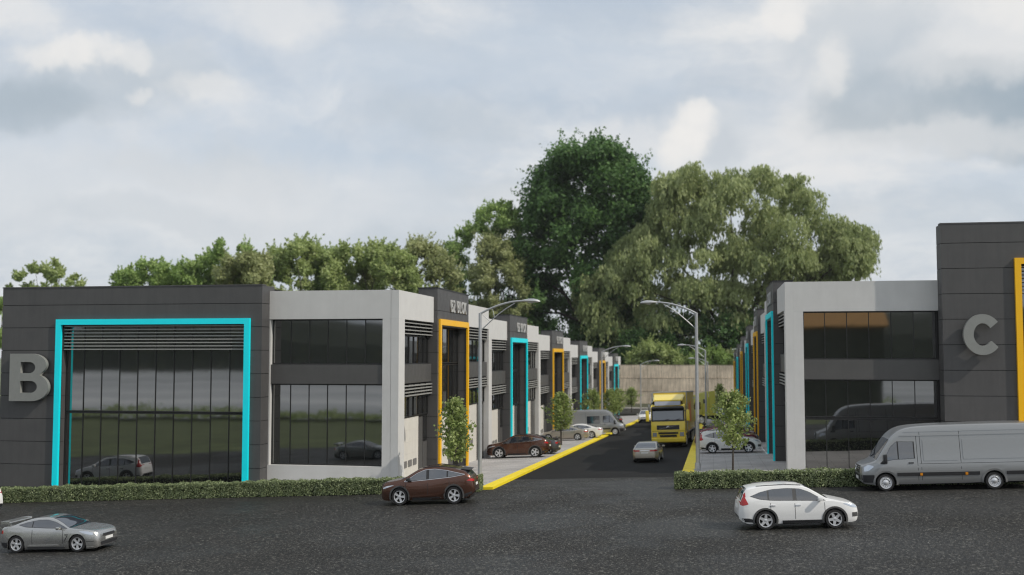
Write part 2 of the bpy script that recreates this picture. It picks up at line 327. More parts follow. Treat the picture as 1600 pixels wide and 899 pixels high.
class MB:
    def __init__(s): s.v = []; s.f = []
    def box(s, x0, x1, y0, y1, z0, z1):
        if x0 > x1: x0, x1 = x1, x0
        if y0 > y1: y0, y1 = y1, y0
        if z0 > z1: z0, z1 = z1, z0
        n = len(s.v)
        s.v += [(x0, y0, z0), (x1, y0, z0), (x1, y1, z0), (x0, y1, z0), (x0, y0, z1), (x1, y0, z1), (x1, y1, z1), (x0, y1, z1)]
        s.f += [tuple(n+i for i in q) for q in ((0, 3, 2, 1), (4, 5, 6, 7), (0, 1, 5, 4), (1, 2, 6, 5), (2, 3, 7, 6), (3, 0, 4, 7))]
        return s
    def prism(s, poly, axis, a, b):
        """poly of 2-D points extruded along axis from a to b: axis x -> (y,z), y -> (x,z), z -> (x,y)"""
        def P(p, t): return {'x': (t, p[0], p[1]), 'y': (p[0], t, p[1]), 'z': (p[0], p[1], t)}[axis]
        n = len(s.v); k = len(poly)
        s.v += [P(p, a) for p in poly] + [P(p, b) for p in poly]
        s.f.append(tuple(n+i for i in range(k))); s.f.append(tuple(n+k+i for i in reversed(range(k))))
        for i in range(k):
            j = (i+1) % k; s.f.append((n+i, n+k+i, n+k+j, n+j))
        return s
    def tube(s, pts, rads, n=8, cap=True):
        pts = [Vector(p) for p in pts]
        if not hasattr(rads, '__len__'): rads = [rads]*len(pts)
        base = len(s.v); up = Vector((0.31, 0.17, 0.93))
        for i, p in enumerate(pts):
            t = (pts[min(i+1, len(pts)-1)]-pts[max(i-1, 0)]).normalized()
            a = t.cross(up)
            if a.length < 0.05: a = t.cross(Vector((1, 0, 0)))
            a.normalize(); b = t.cross(a)
            for k in range(n):
                q = p+(a*math.cos(2*PI*k/n)+b*math.sin(2*PI*k/n))*rads[i]; s.v.append(tuple(q))
        for i in range(len(pts)-1):
            for k in range(n):
                k2 = (k+1) % n; o = base+i*n
                s.f.append((o+k, o+k2, o+n+k2, o+n+k))
        if cap:
            s.f.append(tuple(base+k for k in reversed(range(n)))); s.f.append(tuple(base+(len(pts)-1)*n+k for k in range(n)))
        return s
    def lathe(s, prof, centre=(0, 0, 0), axis='y', n=24, closed=False):
        """prof: list of (radius, along-axis)"""
        base = len(s.v)
        for r, h in prof:
            for k in range(n):
                c, q = math.cos(2*PI*k/n)*r, math.sin(2*PI*k/n)*r
                p = {'y': (c, h, q), 'z': (c, q, h), 'x': (h, c, q)}[axis]
                s.v.append((p[0]+centre[0], p[1]+centre[1], p[2]+centre[2]))
        m = len(prof)
        for i in range(m if closed else m-1):
            i2 = (i+1) % m
            for k in range(n):
                k2 = (k+1) % n; s.f.append((base+i*n+k, base+i*n+k2, base+i2*n+k2, base+i2*n+k))
        return s
    def build(s, name, material, parent=None, smooth=False, sharp=35, bevel=0.0, loc=None):
        me = bpy.data.meshes.new(name); me.from_pydata([tuple(map(float, v)) for v in s.v], [], s.f)
        bm = bmesh.new(); bm.from_mesh(me)
        if bevel > 0:
            ed = [e for e in bm.edges if len(e.link_faces) == 2 and e.calc_face_angle(0) > 0.5]
            bmesh.ops.bevel(bm, geom=ed, offset=bevel, segments=2, affect='EDGES', profile=0.6)
        bmesh.ops.recalc_face_normals(bm, faces=bm.faces[:]); bm.to_mesh(me); bm.free()
        me.materials.append(material)
        if smooth:
            me.shade_smooth(); me.set_sharp_from_angle(angle=R(sharp))
        o = bpy.data.objects.new(name, me); C.objects.link(o)
        if parent: o.parent = parent
        if loc: o.location = loc
        return o
def bx(name, m, parent, x0, x1, y0, y1, z0, z1, bevel=0.0):
    return MB().box(x0, x1, y0, y1, z0, z1).build(name, m, parent, bevel=bevel)
def struct(o): o['kind'] = 'structure'; return o
def setmat(o, m):
    o.material_slots[0].link = 'OBJECT'; o.material_slots[0].material = m
def copy_tree(o, parent=None, swap=None):
    c = o.copy(); C.objects.link(c)
    if parent: c.parent = parent
    if swap and o.type == 'MESH' and o.material_slots and o.material_slots[0].material in swap: setmat(c, swap[o.material_slots[0].material])
    for ch in list(o.children): copy_tree(ch, c, swap)
    return c
def quads_mesh(name, V, leafval, material, parent=None, extra=None):
    """V: (n,4,3) array of quads; leafval (n,)"""
    n = len(V); me = bpy.data.meshes.new(name)
    me.vertices.add(n*4); me.vertices.foreach_set('co', V.reshape(-1).astype(np.float32))
    me.loops.add(n*4); me.loops.foreach_set('vertex_index', np.arange(n*4, dtype=np.int32))
    me.polygons.add(n); me.polygons.foreach_set('loop_start', np.arange(0, n*4, 4, dtype=np.int32))
    at = me.attributes.new('leaf', 'FLOAT', 'FACE'); at.data.foreach_set('value', np.clip(leafval, 0, 1).astype(np.float32))
    me.update(calc_edges=True); me.materials.append(material)
    o = bpy.data.objects.new(name, me); C.objects.link(o)
    if parent: o.parent = parent
    return o

# ------------------------------------------------------------------ terrain
XK, YK = -10.29, 51.0
def site_z(x, y):
    """height of the built ground: tilts up to the right, street drops away from the front road"""
    sx = 0.037 if x > XK else 0.045
    dx = max(-60.0, min(60.0, x-XK))
    z = sx*dx
    if y > YK: z -= 0.029*(min(y, 190.0)-YK)
    if y > 190:                                               # flattens out at the foot of the street
        k = min(1, (y-190)/25.0); z = z*(1-k)+(-4.25)*k
    return z
def ground_basis(x, y, h):
    """orthonormal forward, left, up on the ground for heading h (radians from +X)"""
    e = 0.8; c, s_ = math.cos(h), math.sin(h)
    fz = (site_z(x+c*e, y+s_*e)-site_z(x-c*e, y-s_*e))/(2*e)
    lz = (site_z(x-s_*e, y+c*e)-site_z(x+s_*e, y-c*e))/(2*e)
    f = Vector((c, s_, fz)).normalized(); l = Vector((-s_, c, lz)); u = f.cross(l).normalized(); l = u.cross(f)
    return f, l, u
def sheet(name, m, xs, ys, lift, skirt=0.0):
    V = [(x, y, site_z(x, y)+lift) for y in ys for x in xs]; n = len(xs); F = []
    for j in range(len(ys)-1):
        for i in range(n-1): F.append((j*n+i, j*n+i+1, (j+1)*n+i+1, (j+1)*n+i))
    if skirt:
        def drop(idx):
            b = len(V)
            for i in idx: V.append((V[i][0], V[i][1], V[i][2]-skirt))
            for a in range(len(idx)-1): F.append((idx[a], b+a, b+a+1, idx[a+1]))
        drop(list(range(n))); drop([(len(ys)-1)*n+i for i in range(n)]); drop([j*n for j in range(len(ys))]); drop([j*n+n-1 for j in range(len(ys))])
    mb = MB(); mb.v = V; mb.f = F
    return struct(mb.build(name, m))
def rng(a, b, step, extra=()):
    k = max(1, int(round((b-a)/step))); L = [a+(b-a)*i/k for i in range(k+1)]
    L = sorted(set([round(v, 4) for v in L]+[e for e in extra if a < e < b])); return L

def terrain():
    xs = [-3500, -1500, -700, -350, -200, -120, -80, -50, -30, -10, 10, 30, 50, 80, 120, 200, 350, 700, 1500, 3500]
    ys = [-3500, -1500, -800, -500, -300, -200, -150, -120, -105, -95, -85, -70, -50, -30, -16, 0, 25, 51, 80, 120, 190, 215, 260, 320, 420, 700, 1500, 3500]
    V = []; F = []
    def tz(x, y):
        z = site_z(x, y)-0.35
        if y < 24:                                           # bank falling to the lake behind the viewpoint
            k = min(1, (24-y)/119.0); k = k*k*(3-2*k); z = z*(1-k)+(-5.6)*k
        return z
    for y in ys:
        for x in xs: V.append((x, y, tz(x, y)))
    n = len(xs)
    for j in range(len(ys)-1):
        for i in range(n-1): F.append((j*n+i, j*n+i+1, (j+1)*n+i+1, (j+1)*n+i))
    mb = MB(); mb.v = V; mb.f = F; struct(mb.build('ground', grass_m))
    # lake and wooded far shore behind the viewpoint: seen only mirrored in the glazing
    lw = mat('lake_water', (0.55, 0.57, 0.58), 0.5)
    t = NT(lw.node_tree); pos = t.new('ShaderNodeNewGeometry').outputs['Position']
    bands = t.noise(t.vmath('MULTIPLY', pos, (0.004, 0.022, 1.0)), 1.0, 5, 0.6)
    t.l.new(t.ramp(bands, [(0.35, (0.22, 0.235, 0.24)), (0.5, (0.46, 0.48, 0.49)), (0.66, (0.72, 0.73, 0.73))]), t.n['Principled BSDF'].inputs['Base Color'])  # pale ripple bands put the sky's reflection into the water's base colour
    mb = MB(); mb.v = [(-2500, -620, -5.0), (2500, -620, -5.0), (2500, -80, -5.0), (-2500, -80, -5.0)]; mb.f = [(0, 1, 2, 3)]
    struct(mb.build('lake_water', lw))
    mb = MB(); N = 120
    for i in range(N+1):
        x = -1600+3200*i/N
        h = 38+12*math.sin(i*0.31)+6*math.sin(i*0.83+1)+random.uniform(-4, 4)
        for k, (yy, f) in enumerate(((-600, 0.0), (-615, 0.55), (-650, 0.85), (-720, 1.0))): mb.v.append((x, yy+random.uniform(-4, 4), -6+h*f*random.uniform(0.93, 1.0)))
    for i in range(N):
        for k in range(3): a = i*4+k; mb.f.append((a, a+4, a+5, a+1))
    struct(mb.build('wooded_hill', ground_mat('far_wood', (0.016, 0.024, 0.010), (0.05, 0.06, 0.025), 0.08, 0.8, 0.3)))
    # rough growth along the bank and an orange-roofed hall: both mirrored in the glazing
    n = 14000; x = RNG.uniform(-260, 160, n); u = RNG.random(n)**1.3
    hgt = 1.0+0.6*np.sin(x*0.11)+0.5*np.sin(x*0.37+2)+0.5*np.sin(x*1.1)+3.0*np.exp(-((x-22)/16)**2)
    cen = np.stack([x, -78+RNG.normal(0, 2.0, n), -4.6+u*np.maximum(0.5, hgt)], 1); nr = RNG.normal(0, 1, (n, 3)); nr[:, 1] += 1.0
    nr /= np.linalg.norm(nr, axis=1, keepdims=True); a = np.cross(nr, RNG.normal(0, 1, (n, 3))); a /= np.linalg.norm(a, axis=1, keepdims=True); b = np.cross(nr, a); sz = RNG.uniform(0.2, 0.5, n)[:, None]
    quads_mesh('bank_growth', np.stack([cen-a*sz, cen-b*sz*.6, cen+a*sz, cen+b*sz*.6], 1), RNG.normal(.4, .25, n), LM_mid)['kind'] = 'stuff'
    h = thing('hall', 'orange roofed hall seen only as a reflection in the upper glazing beside letter C', 'building', (19, -60, -4))
    bx('wall', mat('hall_wall', (0.075, 0.078, 0.058), 0.9, var=0.35, vscale=0.6), h, -7, 6.5, -5, 5, -1, 14.4)
    MB().prism([(-5.6, 14.4), (5.6, 14.4), (5.6, 14.7), (0, 17.6), (-5.6, 14.7)], 'x', -7.6, 7.1).build('roof', mat('orange_tiles', (0.50, 0.28, 0.10), 0.8, var=0.35), h)
    # built surfaces
    sheet('front_road', asphalt_m, rng(-150, 150, 10, (XK, -70.29, 49.71)), rng(24.5, 56.6, 8, (YK,)), 0.0, 0.2)
    sheet('street_road', street_m, [-10.30, -6.0, -1.64], rng(56.6, 196, 5, (190,)), 0.004)
    sheet('cross_road', asphalt_m, rng(-120, 120, 12), [196, 200, 205, 210, 215, 217.5], 0.002)
    sheet('far_pavement', pale_m, rng(-120, 120, 12), [217.5, 219, 221], 0.10, 0.2)
    sheet('verge_ground', earth_m, rng(-120, 120, 12), [221, 230, 241], 0.0)
    lift = 0.10
    sheet('left_pavement', paver_m, [-40, -30, -23, -16.2, -13.5, -10.94], rng(YK, 189, 6), lift, 0.3)
    sheet('right_pavement', paver_m, [-1.02, 1.2, 4.1, 8, 14, 20, 28, 40], rng(YK, 189, 6), lift, 0.3)
    sheet('left_kerb', yellow_k, [-10.95, -10.62, -10.30], rng(YK, 189, 6), 0.118, 0.3)
    sheet('right_kerb', yellow_k, [-1.64, -1.3, -1.01], rng(YK, 189, 6), 0.118, 0.3)
    # bay lines
    for side, x0, x1 in (('left', -15.6, -11.05), ('right', -0.9, 3.3)):
        ys = {'left': [71.6, 75.4, 78.2, 81.0, 83.8, 97.2, 100.4, 103.2, 106.0, 109.0, 112.5, 115.4, 118.2, 140, 143, 146, 149, 152, 155],
              'right': [72.3, 75.3, 78.2, 81.1, 84.0, 86.9, 89.8, 92.7, 95.6, 110, 113, 116, 119, 122]}[side]
        for i, y in enumerate(ys):
            mb = MB(); z = [site_z(x, y)+lift+0.004 for x in (x0, x1)]; b = 0.07
            mb.v = [(x0, y-b, z[0]), (x1, y-b, z[1]), (x1, y+b, z[1]-0.004), (x0, y+b, z[0]-0.004)]; mb.f = [(0, 1, 2, 3)]
            struct(mb.build('bay_line', white_line))
    mb = MB()
    for x in (3.35,):
        V = [(x, 72.3, site_z(x, 72.3)+0.104), (x+0.13, 72.3, site_z(x, 72.3)+0.104), (x+0.13, 95.6, site_z(x, 95.6)+0.104), (x, 95.6, site_z(x, 95.6)+0.104)]
        mb.v += V; mb.f.append((0, 1, 2, 3))
    struct(mb.build('bay_line', white_line))
    # seam where the coarse front road meets the smooth street
    sheet('road_seam', ground_mat('seam_asphalt', (0.04, 0.04, 0.038), (0.07, 0.07, 0.065), 18, 0.6, 0.2), [-10.2, -6, -1.7], [56.35, 56.62], 0.008)
terrain()

# ------------------------------------------------------------------ lettering
def glyph(ch, height, depth):
    cu = bpy.data.curves.new('glyph', 'FONT'); cu.body = ch; cu.size = height/0.70; cu.extrude = depth/2; cu.offset = 0.012*height/0.7; cu.resolution_u = 4
    ob = bpy.data.objects.new('glyph', cu); C.objects.link(ob)
    dg = bpy.context.evaluated_depsgraph_get(); me = bpy.data.meshes.new_from_object(ob.evaluated_get(dg))
    bpy.data.objects.remove(ob); bpy.data.curves.remove(cu)
    return me
def spline_letter(loops, depth):
    cu = bpy.data.curves.new('letter', 'CURVE'); cu.dimensions = '2D'; cu.fill_mode = 'BOTH'; cu.extrude = depth/2
    for L in loops:
        sp = cu.splines.new('POLY'); sp.points.add(len(L)-1); sp.use_cyclic_u = True
        for p, q in zip(sp.points, L): p.co = (q[0], q[1], 0, 1)
    ob = bpy.data.objects.new('letter', cu); C.objects.link(ob)
    dg = bpy.context.evaluated_depsgraph_get(); me = bpy.data.meshes.new_from_object(ob.evaluated_get(dg))
    bpy.data.objects.remove(ob); bpy.data.curves.remove(cu)
    return me
def arc(cx, cy, rx, ry, a0, a1, n=14):
    return [(cx+rx*math.cos(R(a0+(a1-a0)*i/n)), cy+ry*math.sin(R(a0+(a1-a0)*i/n))) for i in range(n+1)]
def letter_B(w, h):
    outer = [(0, 0)]+arc(.52, .29, .40, .29, -90, 62)+[(0.69, 0.53)]+arc(.49, .765, .37, .235, -42, 90)+[(0, 1)]
    h1 = [(.26, .175)]+arc(.50, .30, .155, .125, -90, 90)+[(.26, .425)]
    h2 = [(.26, .59)]+arc(.47, .707, .135, .117, -90, 90)+[(.26, .824)]
    k = 1/0.92
    return [[(x*w*k, y*h) for x, y in L] for L in (outer, h1, h2)]
def letter_C(w, h):
    o = arc(.5, .5, .5, .5, 28, 326, 40); i = arc(.5, .5, .235, .275, 326, 36, 34)
    L = arc(.5, .5, .5, .5, 38, 322, 40)+[(0.735, 0.335)]+arc(.5, .5, .235, .275, -34+360, 38, 34)[1:-1]+[(0.70, 0.655)]
    return [[(x*w, y*h) for x, y in L]]

# ------------------------------------------------------------------ warehouse units along the street
ZB = -0.3
def make_unit(side, label, word):
    """side -1: left row facing +X; side +1: right row facing -X.  u = out of the face, s = along the street"""
    sg = -side
    root = thing('warehouse_unit', label, 'warehouse')
    def B(name, m, par, u0, u1, s0, s1, z0, z1, bevel=0.0):
        return bx(name, m, par, sg*u0, sg*u1, s0, s1, z0, z1, bevel)
    LEN = 22.5
    B('wall', dark_pan, root, -17.5, -0.46, 0.42, LEN-0.01, -2.2, 9.2)
    B('roof', roof_m, root, -17.4, -0.5, 0.45, LEN-0.05, 9.203, 9.28)
    B('column', white_r, root, -0.42, 0.0, 0.0, 1.1, -2.2, 8.198)
    B('parapet', white_r, root, -0.42, 0.0, 0.0, 6.995, 8.2, 9.65)
    B('parapet', white_r, root, -0.42, 0.0, 15.005, LEN-0.02, 8.2, 9.65)
    GU = -0.36                                                # glazing plane
    def window(par, s0, s1, z0, z1, n):
        fr = MB()
        for a, b, c, d in ((s0, s1, z0, z0+0.06), (s0, s1, z1-0.06, z1), (s0, s0+0.05, z0+0.06, z1-0.06), (s1-0.05, s1, z0+0.06, z1-0.06)):
            fr.box(sg*(GU-0.06), sg*(GU+0.05), a, b, c, d)
        w = fr.build('window', mull_m, par)
        p = (s1-s0)/n
        for i in range(n):
            B('pane', glass_m, w, GU-0.03, GU, s0+i*p+0.004, s0+(i+1)*p-0.004, z0+0.03, z1-0.03)
            if i: B('mullion', mull_m, w, GU+0.002, GU+0.05, s0+i*p-0.025, s0+i*p+0.025, z0+0.061, z1-0.061)
    def louvers(par, s0, s1, z0, n, pitch, u1):
        r = MB().box(sg*(GU-0.05), sg*(GU-0.02), s0, s1, z0-0.05, z0+n*pitch).build('louver', backing, par)
        for i in range(n):
            zz = z0+i*pitch
            MB().prism([(sg*(GU+0.02), zz+0.01), (sg*u1, zz), (sg*u1, zz+0.05), (sg*(GU+0.02), zz+0.09)], 'y', s0+0.02, s1-0.02).build('slat', slat_m, r)
        k = max(2, int((s1-s0)/1.0))
        for i in range(k+1):
            s = s0+0.03+(s1-s0-0.06)*i/k
            B('bracket', mull_m, r, GU+0.021, u1-0.06, s-0.02, s+0.02, z0-0.02, z0+n*pitch-0.06)
    def garage(par, s0, s1, z0, z1, sq0):
        g = B('garage_door', beige_m, par, GU-0.06, GU+0.01, s0, s1, z0, z1)
        k = int((z1-z0)/0.62)
        for i in range(1, k): B('rib', beige_m, g, GU+0.011, GU+0.018, s0+0.05, s1-0.05, z0+i*(z1-z0)/k-0.012, z0+i*(z1-z0)/k+0.012)
        for i in range(3):
            a = sq0+0.95*i
            q = MB()
            zc, hh, hw, r_ = 0.62, 0.175, 0.36, 0.06
            poly = []
            for cx, cy, a0 in ((a+0.36+hw-r_, zc+hh-r_, 0), (a+0.36-hw+r_, zc+hh-r_, 90), (a+0.36-hw+r_, zc-hh+r_, 180), (a+0.36+hw-r_, zc-hh+r_, 270)): poly += arc(cx, cy, r_, r_, a0, a0+90, 3)
            q.prism(poly, 'x', sg*(GU+0.011), sg*(GU+0.03)); q.build('vent', grille_m, g)
    def bay(s0, s1, first):
        w = s1-s0
        louvers(root, s0, s1, 7.45, 4, 0.19, -0.06)
        window(root, s0, s1, 5.87, 7.40, 6)
        B('spandrel', spandrel_m, root, -0.455, -0.13, s0, s1, 4.88, 5.868)
        louvers(root, s0, s1, 4.20, 4, 0.17, -0.06)
        window(root, s0, s1, 3.06, 4.17, 6)
        gs = s0+w*0.68
        garage(root, s0, gs, -2.0, 3.04, s0+w*0.17)
        d = B('door', mull_m, root, GU-0.08, GU-0.02, gs+0.02, s1, -2.0, 3.04)
        B('door_leaf', spandrel_m, d, GU-0.018, GU+0.01, gs+0.10, gs+0.10+(s1-gs)*0.42, -1.8, 2.95)
        B('door_leaf', spandrel_m, d, GU-0.018, GU+0.01, gs+0.16+(s1-gs)*0.42, s1-0.06, -1.8, 1.55)
        B('door_pane', glass_m, d, GU-0.018, GU+0.01, gs+0.16+(s1-gs)*0.42, s1-0.06, 1.62, 2.95)
    bay(1.1, 6.99, True); bay(15.01, LEN-0.02, False)
    # tower
    TU = 0.22
    tw = MB()
    tw.box(sg*-0.9, sg*(TU-0.03), 7.03, 14.97, 8.0, 10.15)
    tw.box(sg*-0.455, sg*(TU-0.03), 7.03, 7.55, -2.2, 7.999).box(sg*-0.455, sg*(TU-0.03), 14.45, 14.97, -2.2, 7.999)
    tower = tw.build('tower', backing, root)
    seams = [10.2, 8.9]+[8.9-1.2*i for i in range(1, 10)]
    for a, b in zip(seams[:-1], seams[1:]):
        g = 0.012
        lo = max(b+g, -2.2); hi = a-g if a < 10.2 else a
        if a > 8.91:
            B('panel', dark_pan, tower, TU-0.03, TU, 7.0, 15.0, lo, hi)
            B('panel', dark_pan, tower, -0.9, TU-0.032, 7.0, 7.028, lo, hi); B('panel', dark_pan, tower, -0.9, TU-0.032, 14.972, 15.0, lo, hi)
        else:
            if lo < 8.0 < hi:
                B('panel', dark_pan, tower, TU-0.03, TU, 7.0, 15.0, 8.0, hi)
                B('panel', dark_pan, tower, TU-0.03, TU, 7.0, 7.55, lo, 7.997); B('panel', dark_pan, tower, TU-0.03, TU, 14.45, 15.0, lo, 7.997)
            else:
                B('panel', dark_pan, tower, TU-0.03, TU, 7.0, 7.55, lo, hi); B('panel', dark_pan, tower, TU-0.03, TU, 14.45, 15.0, lo, hi)
            B('panel', dark_pan, tower, -0.43, TU-0.032, 7.0, 7.028, lo, hi); B('panel', dark_pan, tower, -0.43, TU-0.032, 14.972, 15.0, lo, hi)
            B('panel', dark_pan, tower, -0.34, TU-0.034, 14.42, 14.448, lo, min(hi, 7.99)); B('panel', dark_pan, tower, -0.34, TU-0.034, 7.552, 7.58, lo, min(hi, 7.99))
    B('coping', mull_m, tower, -0.95, TU+0.03, 6.97, 15.03, 10.152, 10.21)
    # portal frame
    pf = MB(); F0, F1, FW, FT = 7.3, 14.7, 0.34, 8.42
    pf.box(sg*(TU+0.001), sg*(TU+0.11), F0, F0+FW, -2.2, FT-FW).box(sg*(TU+0.001), sg*(TU+0.11), F1-FW, F1, -2.2, FT-FW).box(sg*(TU+0.001), sg*(TU+0.11), F0, F1, FT-FW, FT)
    pf.build('portal_frame', amber_m, root)
    window(root, 7.6, 14.4, 5.86, 7.98, 5); window(root, 7.6, 14.4, 3.02, 5.80, 5)
    garage(root, 7.6, 12.0, -2.0, 3.0, 8.6)
    d = B('door', mull_m, root, GU-0.08, GU-0.02, 12.02, 14.4, -2.0, 3.0)
    B('door_leaf', spandrel_m, d, GU-0.018, GU+0.01, 12.1, 13.2, -1.8, 2.9); B('door_pane', glass_m, d, GU-0.018, GU+0.01, 13.26, 14.34, -1.8, 2.9)
    # sign letters
    h = 0.72; adv = [0.0]
    widths = {'B': .62, '2': .60, 'C': .62, ' ': .36, 'L': .52, 'O': .70, 'K': .62}
    tot = sum(widths[c] for c in word)*1.03
    sN = 12.05 if sg > 0 else 10.5
    cur = -tot/2
    for c in word:
        w = widths[c]*1.03
        if c != ' ':
            me = glyph(c, h, 0.07); me.materials.clear(); me.materials.append(sign_m)
            o = bpy.data.objects.new('sign_letter', me); C.objects.link(o); o.parent = tower
            # text runs left to right for a viewer in the street
            if sg > 0:      # viewer looks along -X: right hand is +Y
                o.matrix_local = Matrix(((0, 0, 1, TU+0.05), (1, 0, 0, sN+cur), (0, 1, 0, 8.93), (0, 0, 0, 1))) @ Matrix.Diagonal((0.92, 1, 1, 1))
            else:           # viewer looks along +X: right hand is -Y
                o.matrix_local = Matrix(((0, 0, -1, -(TU+0.05)), (-1, 0, 0, sN-cur), (0, 1, 0, 8.93), (0, 0, 0, 1))) @ Matrix.Diagonal((0.92, 1, 1, 1))
        cur += w
    return root

ordn = ['front end', 'second', 'third', 'fourth', 'fifth', 'farthest']
XL, YL, XR, YR = -15.54, 52.97, 3.77, 58.52
for side in (-1, 1):
    proto = None
    for k in range(6):
        colname = ('amber' if k % 2 == 0 else 'cyan') if side < 0 else ('cyan' if k % 2 == 0 else 'amber')
        row = 'left' if side < 0 else 'right'
        lab = {0: 'two-storey %s-row warehouse unit with %s portal, nearest the front corner' % (row, colname)}.get(k, '%s %s-row warehouse unit from the front, with %s portal' % (ordn[k], row, colname))
        if proto is None:
            proto = make_unit(side, lab, 'B2 BLOK' if side < 0 else 'C2 BLOK'); o = proto
            if colname == 'cyan':
                for ch in proto.children:
                    if ch.name.startswith('portal_frame'): setmat(ch, cyan_m)
        else:
            o = copy_tree(proto); o['label'] = lab
            for ch in o.children:
                if ch.name.startswith('portal_frame'): setmat(ch, cyan_m if colname == 'cyan' else amber_m)
        o['group'] = 'warehouse units in the %s row' % row
        o.location = (XL if side < 0 else XR, (YL if side < 0 else YR)+22.5*k, (0.0 if side < 0 else 0.53)-0.71*k)

# ------------------------------------------------------------------ front buildings
def courses(par, x0, x1, y, z_list, hole=None, thick=0.03, side_x=None, side_y1=None, both=False):
    """horizontal cladding courses on a front at y; hole=(hx0,hx1,hz1): opening that starts at the ground"""
    g = 0.014
    for a, b in zip(z_list[:-1], z_list[1:]):
        hi = a-g if a < z_list[0] else a; lo = b+g
        def P(xa, xb, za, zb): return MB().box(xa, xb, y, y+thick, za, zb).build('panel', dark_pan, par, bevel=0.0)
        if hole and lo < hole[2]:
            if hi > hole[2]:
                mb = MB().box(x0, x1, y, y+thick, hole[2], hi).box(x0, hole[0], y, y+thick, lo, hole[2]).box(hole[1], x1, y, y+thick, lo, hole[2]); mb.build('panel', dark_pan, par)
            else: P(x0, hole[0], lo, hi); P(hole[1], x1, lo, hi)
        else: P(x0, x1, lo, hi)
        if side_x is not None:
            sx0, sx1 = (side_x, side_x+thick) if side_x < (x0+x1)/2 else (side_x-thick, side_x)
            MB().box(sx0, sx1, y+thick+0.002, side_y1, lo, hi).build('panel', dark_pan, par)
def glazing(par, x0, x1, y, z0, z1, n, tilt=0.0, name='window'):
    fr = MB()
    for a, b, c, d in ((x0, x1, z0, z0+0.06), (x0, x1, z1-0.06, z1), (x0, x0+0.05, z0+0.06, z1-0.06), (x1-0.05, x1, z0+0.06, z1-0.06)): fr.box(a, b, y-0.05, y+0.06, c, d)
    w = fr.build(name, mull_m, par); p = (x1-x0)/n
    for i in range(n):
        dz = random.uniform(-0.0012, 0.0012)
        mb = MB(); a, b = x0+i*p+0.004, x0+(i+1)*p-0.004
        h = z1-z0-0.06; e1, e2 = dz+tilt, random.uniform(-0.0008, 0.0008)
        mb.box(a, b, y, y+0.03, z0+0.03, z1-0.03)
        mb.v = [(v[0], v[1]-e1*(v[2]-(z0+z1)/2)-e2*(v[0]-(a+b)/2), v[2]) for v in mb.v]
        mb.build('pane', glass_m, w)
        if i: MB().box(x0+i*p-0.017, x0+i*p+0.017, y-0.04, y-0.012, z0+0.061, z1-0.061).build('mullion', mull_m, w)
    return w
def slats(par, x0, x1, y0, y1, z0, z1, n):
    r = MB()
    r.box(x0, x0+0.04, y1-0.05, y1, z0-0.05, z1).box(x1-0.04, x1, y1-0.05, y1, z0-0.05, z1)
    r = r.build('louver', mull_m, par)
    for i in range(n):
        z = z0+(z1-z0)*i/(n-1)
        MB().prism([(y0, z-0.028), (y1-0.06, z-0.01), (y1-0.06, z+0.028), (y0, z+0.028)], 'x', x0+0.041, x1-0.041).build('slat', slat_m, r)
def big_letter(par, loops, depth, x, y, z):
    me = spline_letter(loops, depth); me.materials.clear(); me.materials.append(letter_m)
    o = bpy.data.objects.new('letter', me); C.objects.link(o); o.parent = par
    o.matrix_local = Matrix(((1, 0, 0, x), (0, 0, -1, y), (0, 1, 0, z), (0, 0, 0, 1)))
    return o

